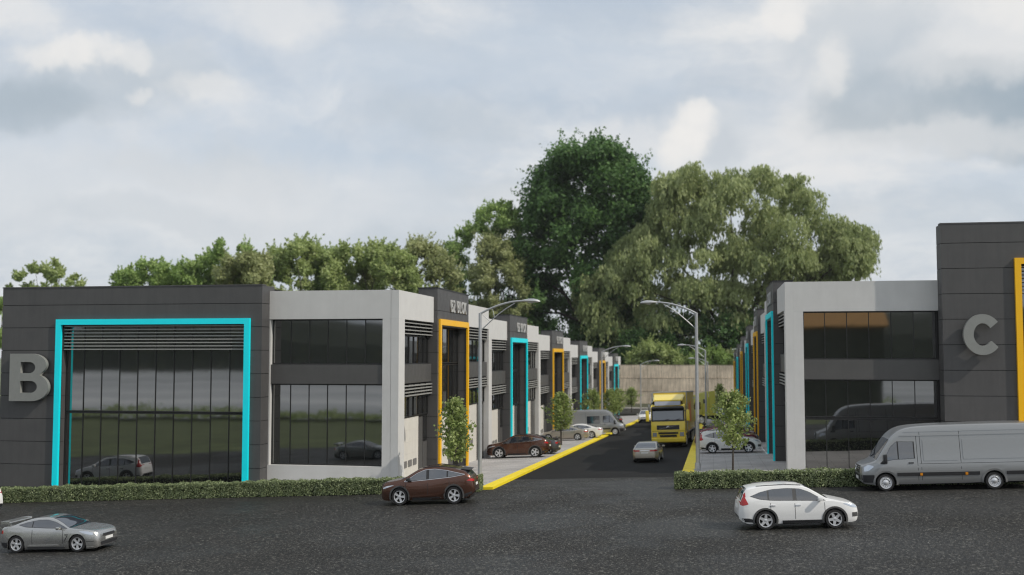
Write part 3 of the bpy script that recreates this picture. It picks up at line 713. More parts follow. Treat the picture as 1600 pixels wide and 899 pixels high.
def front_B():
    r = thing('showroom_building', 'charcoal clad showroom with big letter B, cyan portal and white corner bay', 'building', (-26, 53, -0.6))
    sub = bpy.data.objects.new('x', None)
    ox, oy, oz = r.location
    def Q(name, m, x0, x1, y0, y1, z0, z1, par=r): return bx(name, m, par, x0-ox, x1-ox, y0-oy, y1-oy, z0-oz, z1-oz)
    # block body
    body = MB()
    for a in ((-37.1, -22.5, 52.62, 75.0, -2.5, 9.8), (-37.1, -33.62, 52.061, 52.619, -2.5, 9.8), (-23.34, -22.5, 52.061, 52.619, -2.5, 9.8), (-33.619, -23.341, 52.061, 52.619, 7.93, 9.8)):
        body.box(a[0]-ox, a[1]-ox, a[2]-oy, a[3]-oy, a[4]-oz, a[5]-oz)
    bo = body.build('wall', backing, r)
    zs = [9.9]+[8.99-1.192*i for i in range(10)]
    courses(bo, -37.13-ox, -22.47-ox, 52.03-oy, [z-oz for z in zs], (-33.62-ox, -23.34-ox, 7.93-oz), side_x=-22.47-ox, side_y1=53.6-oy)
    # reveals, coping
    zr = [7.92]+[z for z in zs if z < 7.9]
    for a, b in zip(zr[:-1], zr[1:]):
        Q('panel', dark_pan, -33.619, -33.59, 52.062, 52.50, b+0.012, a-0.012, bo)
    Q('coping', dark_pan, -37.15, -22.45, 52.0, 52.5, 9.902, 9.96)
    # portal
    pf = MB(); T = 8.23; W = 0.29; y0, y1 = 51.86-oy, 52.029-oy
    pf.box(-33.89-ox, -33.60-ox, y0, y1, -2-oz, T-W-oz).box(-23.36-ox, -23.07-ox, y0, y1, -2-oz, T-W-oz).box(-33.89-ox, -23.07-ox, y0, y1, T-W-oz, T-oz)
    pf.build('portal_frame', cyan_m, r)
    glazing(r, -33.58-ox, -23.345-ox, 52.46-oy, 3.40-oz, 7.925-oz, 10)
    glazing(r, -33.58-ox, -23.345-ox, 52.46-oy, -1.5-oz, 3.37-oz, 10)
    slats(r, -33.57-ox, -23.36-ox, 52.10-oy, 52.30-oy, 6.66-oz, 7.86-oz, 8)
    # white corner bay
    Q('wall', backing, -22.45, -15.97, 53.5, 75.0, -2.5, 9.3)
    Q('parapet', white_r, -22.465, -15.942, 52.97, 53.45, 8.2, 9.66)
    Q('column', white_r, -16.39, -15.942, 52.97, 53.45, -2.5, 8.198)
    Q('plinth', white_r, -22.60, -16.392, 52.965, 53.45, -2.5, 0.75)
    Q('jamb', white_r, -22.465, -22.40, 53.0, 53.45, 0.752, 8.198)
    glazing(r, -22.39-ox, -16.395-ox, 53.30-oy, 5.88-oz, 8.19-oz, 6)
    Q('spandrel', spandrel_m, -22.395, -16.395, 53.06, 53.44, 4.89, 5.872)
    glazing(r, -22.39-ox, -16.395-ox, 53.30-oy, 0.76-oz, 4.88-oz, 6)
    big_letter(r, letter_B(2.26, 2.48), 0.22, -36.38-ox, 51.80-oy, 3.95-oz)
    for (px, pz) in ((-36.1, 4.2), (-36.1, 6.1), (-35.0, 4.2), (-35.0, 6.1)): Q('letter_standoff', mull_m, px-0.03, px+0.03, 51.912, 52.028, pz-0.03, pz+0.03)
front_B()

def front_C():
    r = thing('showroom_building', 'tall charcoal clad showroom with big letter C, amber portal and white corner bay', 'building', (12, 58, 0.3))
    ox, oy, oz = r.location
    def Q(name, m, x0, x1, y0, y1, z0, z1, par=r): return bx(name, m, par, x0-ox, x1-ox, y0-oy, y1-oy, z0-oz, z1-oz)
    YF = 57.52; XA, XB = 11.37, 29.0; HX0, HX1 = 15.07, 25.3
    body = MB()
    for a in ((XA+0.03, XB-0.03, YF+0.59, YF+1.1, -2, 12.85), (XA+0.03, XB-0.03, YF+1.101, 78.0, -2, 9.6), (XA+0.03, HX0, YF+0.031, YF+0.589, -2, 12.85), (HX1, XB-0.03, YF+0.031, YF+0.589, -2, 12.85), (HX0+0.001, HX1-0.001, YF+0.031, YF+0.589, 10.86, 12.85)):
        body.box(a[0]-ox, a[1]-ox, a[2]-oy, a[3]-oy, a[4]-oz, a[5]-oz)
    bo = body.build('wall', backing, r)
    zs = [12.93]+[11.97-1.274*i for i in range(11)]
    courses(bo, XA-ox, XB-ox, YF-oy, [z-oz for z in zs], (HX0-ox, HX1-ox, 10.86-oz), side_x=XA-ox, side_y1=YF+1.1-oy)
    pf = MB(); T = 11.17; W = 0.30; y0, y1 = YF-0.17-oy, YF-0.001-oy
    pf.box(14.79-ox, 15.09-ox, y0, y1, -1.5-oz, T-W-oz).box(HX1-0.02-ox, HX1+0.28-ox, y0, y1, -1.5-oz, T-W-oz).box(14.79-ox, HX1+0.28-ox, y0, y1, T-W-oz, T-oz)
    pf.build('portal_frame', amber_m, r)
    glazing(r, HX0+0.01-ox, HX1-0.01-ox, YF+0.43-oy, 4.6-oz, 10.85-oz, 10); glazing(r, HX0+0.01-ox, HX1-0.01-ox, YF+0.43-oy, -1-oz, 4.57-oz, 10)
    slats(r, HX0+0.02-ox, HX1-0.02-ox, YF+0.08-oy, YF+0.28-oy, 9.45-oz, 10.75-oz, 8)
    Q('coping', dark_pan, XA-0.02, XB+0.02, YF-0.02, YF+0.5, 12.932, 13.0)
    # white bay
    Q('wall', backing, 4.2, 11.39, YR+0.53, 78, -2, 9.9)
    Q('parapet', white_r, 4.192, 11.368, YR, YR+0.48, 8.63, 10.18)
    Q('column', white_r, 4.192, 4.68, YR, YR+0.48, -2, 8.628)
    Q('jamb', mull_m, 11.30, 11.368, YR+0.2, YR+0.5, -1, 8.628)
    glazing(r, 4.682-ox, 11.298-ox, YR+0.33-oy, 6.14-oz, 8.62-oz, 6)
    Q('spandrel', spandrel_m, 4.682, 11.368, YR+0.05, YR+0.47, 5.10, 6.132)
    glazing(r, 4.682-ox, 11.298-ox, YR+0.33-oy, 3.13-oz, 5.09-oz, 6)
    glazing(r, 4.682-ox, 11.298-ox, YR+0.33-oy, -1.0-oz, 3.06-oz, 6)
    big_letter(r, letter_C(1.80, 2.02), 0.24, 12.24-ox, YF-0.36-oy, 6.36-oz)
    for (px, pz) in ((12.45, 7.3), (13.1, 8.2), (13.1, 6.5)): Q('letter_standoff', mull_m, px-0.03, px+0.03, YF-0.239, YF-0.002, pz-0.03, pz+0.03)
front_C()

# ------------------------------------------------------------------ lamp posts
def lamp_post(label, x, y, side, h=8.45, reach=2.15):
    """side +1: arm reaches towards +X"""
    z = site_z(x, y)+0.10
    r = thing('street_lamp', label, 'street lamp', (x, y, z), 'street lamps along the kerbs')
    p = MB().tube([(0, 0, 0.35), (0, 0, 4), (0, 0, h)], [0.11, 0.095, 0.08], 12); p.build('pole', steel_m, r, True)
    MB().lathe([(0.0, 0), (0.24, 0), (0.24, 0.04), (0.17, 0.05), (0.15, 0.36), (0.12, 0.40)], axis='z', n=16).build('base', steel_m, r, True)
    s = side
    top = [(0, 0, h-0.03)]+[(s*reach*t, 0, h-0.03+0.62*math.sin(t*PI*0.5)**0.9) for t in (0.15, 0.3, 0.45, 0.6, 0.75, 0.9, 1.0)]
    MB().tube(top, [0.055]*4+[0.05]*2+[0.045]*2, 8).build('arm', steel_m, r, True)
    low = [(s*0.05, 0, h-0.85), (s*0.45, 0, h-0.48), (s*0.9, 0, h-0.08), (s*1.35, 0, h+0.24), (s*1.75, 0, h+0.48)]
    MB().tube(low, 0.028, 6).build('brace', steel_m, r, True)
    MB().tube([(s*0.08, 0, h-0.05), (s*0.50, 0, h-0.42)], 0.018, 6).tube([(s*0.62, 0, h+0.24), (s*0.72, 0, h-0.22)], 0.018, 6).build('strut', steel_m, r, True)
    hd = MB(); e = reach
    secs = [(0.0, 0.05, 0.05, 0.0), (0.12, 0.10, 0.07, 0.01), (0.35, 0.17, 0.12, 0.0), (0.6, 0.19, 0.13, -0.01), (0.8, 0.15, 0.10, -0.02), (0.92, 0.05, 0.04, -0.03)]
    base = 0
    for dx, wy, wz, oz in secs:
        for k in range(12):
            a = 2*PI*k/12; hd.v.append((s*(e+dx-0.05), math.cos(a)*wy, h+0.58+oz+math.sin(a)*wz*(1.0 if math.sin(a) > 0 else 0.55)))
    for i in range(len(secs)-1):
        for k in range(12): hd.f.append((i*12+k, i*12+(k+1) % 12, (i+1)*12+(k+1) % 12, (i+1)*12+k))
    hd.f.append(tuple(range(12))); hd.f.append(tuple((len(secs)-1)*12+k for k in range(12)))
    hh = hd.build('lamp_head', steel_m, r, True)
    MB().lathe([(0.0, -0.055), (0.10, -0.05), (0.14, -0.02), (0.15, 0.0)], (s*(e+0.42), 0, h+0.52), 'z', 12).build('lamp_glass', lampglass_m, hh, True)
    return r
lamp_post('street lamp rising behind the hedge end beside the brown crossover, arm over the street', -11.35, 53.0, 1)
lamp_post('street lamp on the left kerb beyond the grey van, behind leafy street trees', -11.35, 113.5, 1)
lamp_post('thin distant street lamp on the left before the concrete wall', -11.35, 176.0, 1)
lamp_post('tall street lamp on the right yellow kerb, nearest of the right-hand lamps', -0.83, 59.8, -1)
lamp_post('street lamp beside the lime truck cab on the right kerb', -0.75, 121.0, -1)
lamp_post('small distant street lamp farthest back on the right kerb', -0.75, 176.0, -1)

# ------------------------------------------------------------------ retaining wall at the end of the street
def end_wall():
    wm = mat('weathered_concrete', (0.64, 0.54, 0.42), 0.9, var=0.5, vscale=0.14, streak=0.4, bump=0.2, bscale=8)
    y = 241.0; zb = -4.3
    r = thing('concrete_wall', 'long weathered concrete retaining wall closing the end of the street', 'wall', (-8, y, zb))
    bx('backing', backing, r, -90, 90, 0.32, 1.2, -0.5, 8.35)
    H = [(0.0, 2.75), (2.78, 5.6), (5.63, 8.5)]
    for j, (z0, z1) in enumerate(H):
        n = 60
        for i in range(n):
            w = 180/n; x0 = -90+i*w
            d = 0.12*j+random.uniform(-0.02, 0.02)
            MB().box(x0+0.02, x0+w-0.02, d, d+0.3, z0+0.015, z1-0.015).build('concrete_panel', wm, r)
        bx('ledge', wm, r, -90, 90, 0.12*j-0.05, 0.29, z1-0.012, z1+0.012)
end_wall()

# ------------------------------------------------------------------ vehicles
def pchip(pts):
    pts = sorted(pts); x = np.array([p[0] for p in pts], float); y = np.array([p[1] for p in pts], float)
    h = np.diff(x); d = np.diff(y)/h; m = np.zeros(len(x)); m[0] = d[0]; m[-1] = d[-1]
    for i in range(1, len(x)-1):
        if d[i-1]*d[i] > 0:
            w1 = 2*h[i]+h[i-1]; w2 = h[i]+2*h[i-1]; m[i] = (w1+w2)/(w1/d[i-1]+w2/d[i])
    def f(t):
        t = min(max(t, x[0]), x[-1]); i = min(max(int(np.searchsorted(x, t))-1, 0), len(h)-1)
        u = (t-x[i])/h[i]; a = y[i]; b = y[i+1]
        return (1+2*u)*(1-u)**2*a+u*(1-u)**2*h[i]*m[i]+u*u*(3-2*u)*b+u*u*(u-1)*h[i]*m[i+1]
    return f
def lin(pts):
    xs = [p[0] for p in pts]; ys = [p[1] for p in pts]
    return lambda t: float(np.interp(t, xs, ys))

def wheel_mesh(r, w, spokes, kind):
    """tyre, rim in wheel space: axis y, outside is +y"""
    t = MB().lathe([(r*0.68, -w/2), (r*0.93, -w/2), (r*0.99, -w*0.38), (r, -w*0.2), (r, w*0.2), (r*0.99, w*0.38), (r*0.93, w/2), (r*0.70, w*0.5), (r*0.66, w*0.42)], n=28)
    rim = MB().lathe([(r*0.71, w*0.47), (r*0.695, w*0.52), (r*0.63, w*0.50), (r*0.61, w*0.36), (r*0.60, -w*0.3)], n=28)
    if kind == 'steel':
        rim.lathe([(r*0.62, w*0.40), (r*0.50, w*0.49), (r*0.40, w*0.44), (r*0.26, w*0.46), (r*0.2, w*0.52), (0.001, w*0.53)], n=28)
    else:
        for k in range(spokes):
            a0 = 2*PI*k/spokes
            fans = (0,) if kind == 'single' else (-0.115, 0.115)
            for df in fans:
                a = a0+df; b = a0+df*0.35
                wi, wo = (0.055*r/0.34, 0.038*r/0.34) if kind == 'single' else (0.03*r/0.34, 0.026*r/0.34)
                p0 = (math.cos(b)*r*0.12, math.sin(b)*r*0.12); p1 = (math.cos(a)*r*0.64, math.sin(a)*r*0.64)
                dx, dz = p1[0]-p0[0], p1[1]-p0[1]; L = math.hypot(dx, dz); nx, nz = -dz/L, dx/L
                n = len(rim.v)
                for (q, ww, yy) in ((p0, wi, w*0.44), (p1, wo, w*0.485)):
                    for sgn, dy in ((-1, 0), (1, 0), (1, -0.035), (-1, -0.035)): rim.v.append((q[0]+nx*ww*sgn, yy+dy, q[1]+nz*ww*sgn))
                rim.f += [(n, n+1, n+5, n+4), (n+1, n+2, n+6, n+5), (n+2, n+3, n+7, n+6), (n+3, n, n+4, n+7)]
        rim.lathe([(r*0.17, w*0.38), (r*0.17, w*0.45), (r*0.12, w*0.48), (0.001, w*0.485)], n=16)
    disc = MB().lathe([(r*0.62, w*0.12), (0.001, w*0.12)], n=24)
    if kind == 'steel':
        for k in range(12):
            a = 2*PI*k/12; disc.lathe([(0.001, w*0.475), (0.028, w*0.47)], (math.cos(a)*r*0.46, 0, math.sin(a)*r*0.46), n=8)
    return t, rim, disc

def make_car(name, label, cat, sp):
    root = thing(name, label, cat)
    top, belt, bot, plan = pchip(sp['top']), pchip(sp['belt']), pchip(sp['bot']), pchip(sp['plan'])
    tum = sp.get('tumble', 0.30); crown = sp.get('crown', 0.035); pf = sp['paint']
    xr, xf, wr = sp['axles'][0], sp['axles'][1], sp['wr']; zc = wr; ra = wr*sp.get('arch', 1.16)
    xa, xb = sp['top'][0][0], sp['top'][-1][0]
    xa, xb = min(xa, xb), max(xa, xb)
    X = set(np.linspace(xa, xb, 74).tolist())
    for c in (xr, xf):
        for k in range(0, 17): X.add(c-ra*math.cos(PI*k/16))
        X.add(c-ra-0.004); X.add(c+ra+0.004)
    for e, sgn in ((xa, 1), (xb, -1)):
        for q in (0.008, 0.025, 0.05, 0.08): X.add(e+sgn*q)
    X = sorted(X); X = [x for i, x in enumerate(X) if i == 0 or x-X[i-1] > 0.002]
    def section(x):
        zt, zb, z0, w = top(x), belt(x), bot(x), plan(x)
        zb = min(zb, zt-0.03)
        za = z0
        for c in (xr, xf):
            if abs(x-c) < ra: za = max(za, zc+math.sqrt(max(0, ra*ra-(x-c)**2)))
        za = min(za, zb-0.08)
        gh = zt-zb
        full = [(z0, w*0.94), (z0+0.12*(zb-z0), w*0.975), (z0+0.5*(zb-z0), w), (z0+0.8*(zb-z0), w*0.985), (zb, w*0.955)]
        fy = lambda z: float(np.interp(z, [q[0] for q in full], [q[1] for q in full]))
        P = [(fy(za+(zb-za)*k/8), za+(zb-za)*k/8) for k in range(9)]
        ws = w*0.955; wt = ws-0.015-tum*max(0, gh-0.03)
        ed = min(0.09, gh*0.45); zs = zt-ed
        for k in range(1, 6):
            u = k/5; P.append((ws-0.012*min(1, u*4)+(wt-ws+0.012)*u, zb+(zs-zb)*u))
        for k in range(1, 4):
            a = k/3*PI/2; P.append((wt-0.11*(1-math.cos(a)), zs+(ed-crown*0.5 if ed > crown else ed*0.5)*math.sin(a)))
        y0, zz = P[-1]
        for k in range(1, 6):
            u = k/5; P.append((y0*(1-u), zz+(zt-zz)*(1-(1-u)**2)))
        return P
    secs = [section(x) for x in X]; m = len(secs[0]); mb = MB()
    for x, P in zip(X, secs):
        mb.v += [(x, y, z) for y, z in P]+[(x, -y, z) for y, z in reversed(P[:-1])]
    n = 2*m-1
    for i in range(len(X)-1):
        for k in range(n-1): mb.f.append((i*n+k, (i+1)*n+k, (i+1)*n+k+1, i*n+k+1))
    mb.f.append(tuple(range(n))); mb.f.append(tuple((len(X)-1)*n+k for k in range(n)))
    bvh = BVHTree.FromPolygons([Vector(v) for v in mb.v], mb.f, epsilon=0.0)
    body = mb.build('body', pf, root, True, sharp=32)
    # underbody and wheel housings
    ub = MB(); zl = min(bot(0), 0.4)
    pw = plan(0)*0.86
    ub.box(xa+0.25, xr-ra, -pw*0.9, pw*0.9, zl-0.02, belt(xr)-0.15).box(xr+ra, xf-ra, -pw, pw, zl-0.03, belt(0)-0.15).box(xf+ra, xb-0.3, -pw*0.8, pw*0.8, zl-0.01, belt(xf+ra)-0.2)
    ub.box(xr-ra, xr+ra, -pw+0.24, pw-0.24, zl-0.02, belt(xr)-0.12).box(xf-ra, xf+ra, -pw+0.24, pw-0.24, zl-0.02, belt(xf)-0.15)
    for c in (xr, xf):
        for sgn in (-1, 1):
            prof = [(c+ra*math.cos(PI*k/12)*1.01, zc+ra*math.sin(PI*k/12)*1.01) for k in range(13)]
            b0 = len(ub.v); w1 = plan(c)*0.985
            for px, pz in prof: ub.v.append((px, sgn*(pw-0.24), pz)); ub.v.append((px, sgn*(w1-0.02), min(pz, belt(c)-0.05)))
            for k in range(12): ub.f.append((b0+2*k, b0+2*k+1, b0+2*k+3, b0+2*k+2))
    ub.build('underbody', under_m, root)
    # panels projected on to the body
    DIR = {'L': Vector((0, -1, 0)), 'R': Vector((0, 1, 0)), 'F': Vector((-1, 0, 0)), 'B': Vector((1, 0, 0)), 'T': Vector((0, 0, -1))}
    def proj(nm, m_, side, a0, a1, lo, hi, na=12, nb=5, off=0.006, par=None, inner=0.014, skew=0.0):
        """strip over a in [a0,a1], between curves lo(a) and hi(a).  L/R: a=x,b=z  F/B: a=y,b=z  T: a=x,b=y"""
        lo = lo if callable(lo) else (lambda t, v=lo: v); hi = hi if callable(hi) else (lambda t, v=hi: v)
        q = MB(); idx = {}
        for i in range(na+1):
            a = a0+(a1-a0)*i/na; l, h = lo(a), hi(a)
            if h-l < 0.004: h = l+0.004
            for j in range(nb+1):
                b = l+(h-l)*j/nb
                aa = a+skew*(b-l)
                o = {'L': (aa, 3, b), 'R': (aa, -3, b), 'F': (6, a, b), 'B': (-6, a, b), 'T': (a, b, 5)}[side]
                hit = bvh.ray_cast(Vector(o), DIR[side], 12)
                if hit[0] is None: continue
                nn = hit[1]
                if nn.dot(DIR[side]) > 0: nn = -nn
                idx[(i, j)] = len(q.v); q.v.append(tuple(hit[0]+nn*off)); q.v.append(tuple(hit[0]-nn*inner))
        for i in range(na):
            for j in range(nb):
                K = [(i, j), (i+1, j), (i+1, j+1), (i, j+1)]
                if all(k in idx for k in K): q.f.append(tuple(idx[k] for k in K))
        edge = {}
        for f in q.f:
            for k in range(4): e = (f[k], f[(k+1) % 4]); edge[e] = 1
        for (a, b) in list(edge):
            if (b, a) not in edge: q.f.append((a, a+1, b+1, b))
        if not q.f: return None
        return q.build(nm, m_, par or root, True, sharp=50)
    ctx = dict(root=root, proj=proj, top=top, belt=belt, bot=bot, plan=plan, body=body, bvh=bvh, sp=sp, lin=lin, xa=xa, xb=xb)
    # wheels
    tM, rM, dM = wheel_mesh(wr, sp.get('ww', 0.23), sp['spokes'], sp['wkind'])
    first = None
    for c in (xf, xr):
        for sgn in (1, -1):
            if first is None:
                w = dM.build('wheel', under_m, root, False); tM.build('tyre', tyre_m, w, True, 40); rM.build('rim', sp.get('rim', alloy_m), w, True, 40); first = w
            else: w = copy_tree(first, root)
            yy = plan(c)*0.975-sp.get('ww', 0.23)/2
            w.location = (c, sgn*yy, wr); w.rotation_euler = (0, random.uniform(0, 1), 0 if sgn > 0 else PI)
    # arch lips
    if sp.get('arch_mat'):
        for c in (xf, xr):
            for sd in ('L', 'R'):
                q = MB(); sgn = 1 if sd == 'L' else -1; ri, ro = ra*0.985, ra*1.0+sp.get('arch_w', 0.06); N = 20
                for k in range(N+1):
                    a = PI*(-0.10+1.20*k/N)
                    for rr in (ri, ro):
                        px, pz = c+rr*math.cos(a), max(zc+rr*math.sin(a), bot(c)-0.02)
                        hit = bvh.ray_cast(Vector((px, sgn*3, max(pz, bot(px)+0.01))), Vector((0, -sgn, 0)), 6)
                        yy = abs(hit[0].y) if hit[0] is not None and abs(hit[0].y) > plan(c)*0.8 else plan(c)*0.985
                        q.v += [(px, sgn*(yy+0.018), pz), (px, sgn*(yy-0.03), pz)]
                for k in range(N):
                    b0 = k*4
                    q.f += [(b0, b0+2, b0+6, b0+4), (b0, b0+4, b0+5, b0+1), (b0+2, b0+3, b0+7, b0+6)]
                q.build('wheel_arch', sp['arch_mat'], root, True, 40)
    sp['detail'](ctx)
    return root

def mirror_pair(root, name, m, y, z, x, sx=0.10, sy=0.20, sz=0.13, stalk=True):
    for sgn in (1, -1):
        q = MB().box(x-sx, x+sx, sgn*(y+0.03), sgn*(y+0.03+sy), z, z+sz)
        o = q.build(name, m, root, True, 50, bevel=0.035)
        if stalk: MB().box(x-0.03, x+0.05, sgn*(y-0.08), sgn*(y+0.05), z-0.01, z+0.035).build('mirror_stalk', plastic_m, o)

def side_glass(c, x0, x1, lo, hi, cuts, trim=None, pill=plastic_m):
    """one dark band with glass lights cut between pillars"""
    for sd in ('L', 'R'):
        if trim: c['proj']('window_trim', trim, sd, x0-0.03, x1+0.03, lambda t: lo(t)-0.016, lambda t: hi(t)+0.016, 26, 4, 0.003)
        c['proj']('pillar_trim', pill, sd, x0-0.01, x1+0.01, lo, hi, 26, 4, 0.006)
        for a, b in cuts: c['proj']('side_window', cargl_m, sd, a, b, lambda t: lo(t)+0.012, lambda t: hi(t)-0.012, 14, 4, 0.011)
def screens(c, w0, w1, r0, r1, fw=0.93, inset=0.10):
    """windscreen between x w0..w1 and rear screen r0..r1, projected from above"""
    for nm, a, b in (('windscreen', w0, w1), ('rear_window', r0, r1)):
        if a is None: continue
        f = lambda t: (c['plan'](t)*0.955-0.015-c['sp'].get('tumble', 0.3)*max(0, c['top'](t)-c['belt'](t)-0.03))-inset
        c['proj'](nm, cargl_m, 'T', a, b, lambda t: -f(t), lambda t: f(t), 12, 10, 0.008)
def door_lines(c, xs, z0, z1):
    for sd in ('L', 'R'):
        for x in xs: c['proj']('door_gap', plastic_m, sd, x-0.009, x+0.009, z0, z1(x) if callable(z1) else z1, 1, 8, 0.0025)
def handles(c, xs, z, m=None):
    for sgn, sd in ((1, 'L'), (-1, 'R')):
        for x in xs: c['proj']('door_handle', m or c['sp']['paint'], sd, x-0.10, x+0.10, z-0.014, z+0.018, 4, 1, 0.03)
def wipers(c, x0):
    for sgn in (-1, 1):
        y = 0.25*sgn+0.1
        p = []
        for k in range(5):
            hit = c['bvh'].ray_cast(Vector((x0-0.06*k, y-0.14*k, 4)), Vector((0, 0, -1)), 6)
            if hit[0] is not None: p.append(tuple(hit[0]+hit[1].normalized()*0.02))
        if len(p) > 1: MB().tube(p, 0.009, 5).build('wiper', plastic_m, c['root'])

# --- compact white SUV with tall red tail lamps
def d_suv(c):
    P = c['proj']; r = c['root']; top = c['top']
    lo = lin([(-1.80, 1.28), (-1.45, 1.165), (-1.0, 1.115), (0, 1.09), (0.8, 1.07), (1.02, 1.07)])
    hi = lin([(-1.80, 1.29), (-1.45, 1.43), (-1.0, 1.53), (-0.4, 1.56), (0.1, 1.53), (0.45, 1.40), (0.75, 1.22), (1.02, 1.08)])
    side_glass(c, -1.80, 1.02, lo, hi, ((-1.78, -1.16), (-1.10, -0.20), (-0.06, 0.99)), pill=grey_plastic)
    screens(c, 0.30, 1.12, -2.16, -1.92)
    door_lines(c, (-0.14, 0.98), 0.40, lambda x: 1.0); door_lines(c, (-1.06,), 0.72, 1.03)
    handles(c, (-0.98, -0.02), 0.93, chrome_m)
    for sd in ('L', 'R'):
        P('sill', plastic_m, sd, -0.86, 0.92, 0.24, 0.36, 8, 2, 0.012)
        P('tail_lamp', red_lens, sd, -2.235, -1.90, lin([(-2.25, 0.98), (-2.1, 0.94), (-1.90, 0.99)]), lin([(-2.25, 1.02), (-2.12, 1.28), (-2.03, 1.30), (-1.9, 1.02)]), 8, 5, 0.008)
        P('tail_lamp_top', red_lens, sd, -2.12, -1.98, lin([(-2.12, 1.26), (-1.98, 1.26)]), lin([(-2.12, 1.34), (-1.98, 1.50)]), 3, 3, 0.008)
        P('headlamp', head_lens, sd, 1.70, 2.20, lin([(1.70, 0.93), (2.0, 0.80), (2.2, 0.76)]), lin([(1.70, 0.96), (2.0, 0.93), (2.2, 0.84)]), 8, 3, 0.008)
        P('fog_lamp', grey_plastic, sd, 2.0, 2.22, 0.44, 0.60, 4, 3, 0.008)
        P('rear_bumper_trim', plastic_m, sd, -2.25, -1.70, 0.24, lin([(-2.25, 0.46), (-1.9, 0.46), (-1.7, 0.40)]), 6, 3, 0.008)
    P('grille', plastic_m, 'F', -0.55, 0.55, 0.66, 0.80, 8, 3, 0.01); P('grille_bar', chrome_m, 'F', -0.5, 0.5, 0.72, 0.745, 8, 1, 0.02)
    P('lower_grille', plastic_m, 'F', -0.6, 0.6, 0.40, 0.56, 8, 3, 0.01)
    P('rear_bumper_trim', plastic_m, 'B', -0.66, 0.66, 0.40, 0.52, 8, 2, 0.01)
    P('number_plate', plate_m, 'B', -0.26, 0.26, 0.80, 0.92, 4, 2, 0.015)
    mirror_pair(r, 'door_mirror', c['sp']['paint'], 0.90, 1.08, 0.80, 0.09, 0.2, 0.15)
    wipers(c, 1.10)
    for sgn in (1, -1): MB().tube([(0.15, sgn*0.60, 1.655), (-0.5, sgn*0.62, 1.70), (-1.55, sgn*0.60, 1.655)], 0.016, 6).build('roof_rail', grey_plastic, r, True)
SUV = dict(paint=P_white, axles=(-1.275, 1.345), wr=0.368, spokes=5, wkind='single', arch=1.14, arch_mat=grey_plastic, arch_w=0.065, tumble=0.33,
    top=[(2.265, .70), (2.24, .80), (2.1, .92), (1.75, 1.01), (1.30, 1.115), (1.12, 1.16), (0.7, 1.40), (0.32, 1.60), (0, 1.67), (-.5, 1.70), (-1.2, 1.68), (-1.75, 1.61), (-1.96, 1.55), (-2.06, 1.40), (-2.18, 1.10), (-2.235, .95), (-2.265, .72)],
    belt=[(2.265, .64), (2.2, .77), (1.9, .92), (1.1, 1.055), (0, 1.075), (-1, 1.10), (-1.8, 1.16), (-2.1, 1.09), (-2.22, .88), (-2.265, .64)],
    bot=[(2.265, .44), (2.15, .27), (1.9, .23), (-1.9, .25), (-2.15, .34), (-2.265, .46)],
    plan=[(2.265, .62), (2.22, .73), (2.05, .84), (1.7, .90), (.5, .91), (-1, .91), (-1.8, .89), (-2.1, .84), (-2.22, .76), (-2.265, .70)], detail=d_suv)

# --- brown coupe-roofed crossover
def d_cross(c):
    P = c['proj']; r = c['root']
    lo = lin([(-1.82, 1.29), (-1.2, 1.20), (0, 1.11), (0.7, 1.07), (1.05, 1.06)])
    hi = lin([(-1.82, 1.295), (-1.45, 1.375), (-1.0, 1.475), (-0.4, 1.55), (0.1, 1.525), (0.5, 1.375), (0.85, 1.17), (1.05, 1.07)])
    side_glass(c, -1.82, 1.05, lo, hi, ((-1.80, -1.05), (-0.98, -0.12), (0.02, 1.02)), trim=chrome_m)
    screens(c, 0.33, 1.20, -2.12, -1.80)
    door_lines(c, (-0.04, 1.02), 0.42, lambda x: 0.98); door_lines(c, (-1.10,), 0.80, 1.10)
    handles(c, (-0.92, 0.12), 0.93)
    for sd in ('L', 'R'):
        P('sill', plastic_m, sd, -0.88, 0.94, 0.23, 0.33, 8, 2, 0.012)
        P('sill_blade', c['sp']['paint'], sd, -0.88, 0.85, lin([(-0.88, 0.50), (-0.5, 0.40), (0.85, 0.36)]), lin([(-0.88, 0.62), (-0.5, 0.47), (0.85, 0.40)]), 10, 2, 0.035)
        P('tail_lamp', red_lens, sd, -2.26, -1.95, lin([(-2.26, 0.98), (-1.95, 1.02)]), lin([(-2.26, 1.08), (-2.1, 1.10), (-1.95, 1.03)]), 6, 3, 0.010)
        P('headlamp', head_lens, sd, 1.62, 2.16, lin([(1.62, 0.90), (1.95, 0.80), (2.16, 0.74)]), lin([(1.62, 0.915), (1.95, 0.88), (2.16, 0.80)]), 8, 2, 0.008)
        P('rear_bumper_trim', plastic_m, sd, -2.28, -1.72, 0.24, lin([(-2.28, 0.56), (-1.72, 0.42)]), 6, 3, 0.010)
    P('rear_bumper_trim', plastic_m, 'B', -0.72, 0.72, 0.34, 0.56, 8, 3, 0.01)
    P('grille', plastic_m, 'F', -0.42, 0.42, 0.36, 0.80, 8, 5, 0.012); P('number_plate', plate_m, 'B', -0.26, 0.26, 0.76, 0.87, 4, 2, 0.012)
    P('tail_lamp', red_lens, 'B', -0.80, -0.42, 0.98, 1.06, 5, 2, 0.01); P('tail_lamp', red_lens, 'B', 0.42, 0.80, 0.98, 1.06, 5, 2, 0.01)
    q = MB().prism([(-1.62, 1.49), (-2.08, 1.435), (-2.11, 1.465), (-1.64, 1.535)], 'y', -0.56, 0.56); q.build('spoiler', plastic_m, r, bevel=0.012)
    mirror_pair(r, 'door_mirror', plastic_m, 0.90, 1.08, 0.86, 0.10, 0.2, 0.14)
    wipers(c, 1.15)
    for sgn in (1, -1):
        MB().tube([(0.2, sgn*0.585, 1.635), (-0.5, sgn*0.605, 1.675), (-1.4, sgn*0.575, 1.575)], 0.016, 6).build('roof_rail', plastic_m, r, True)
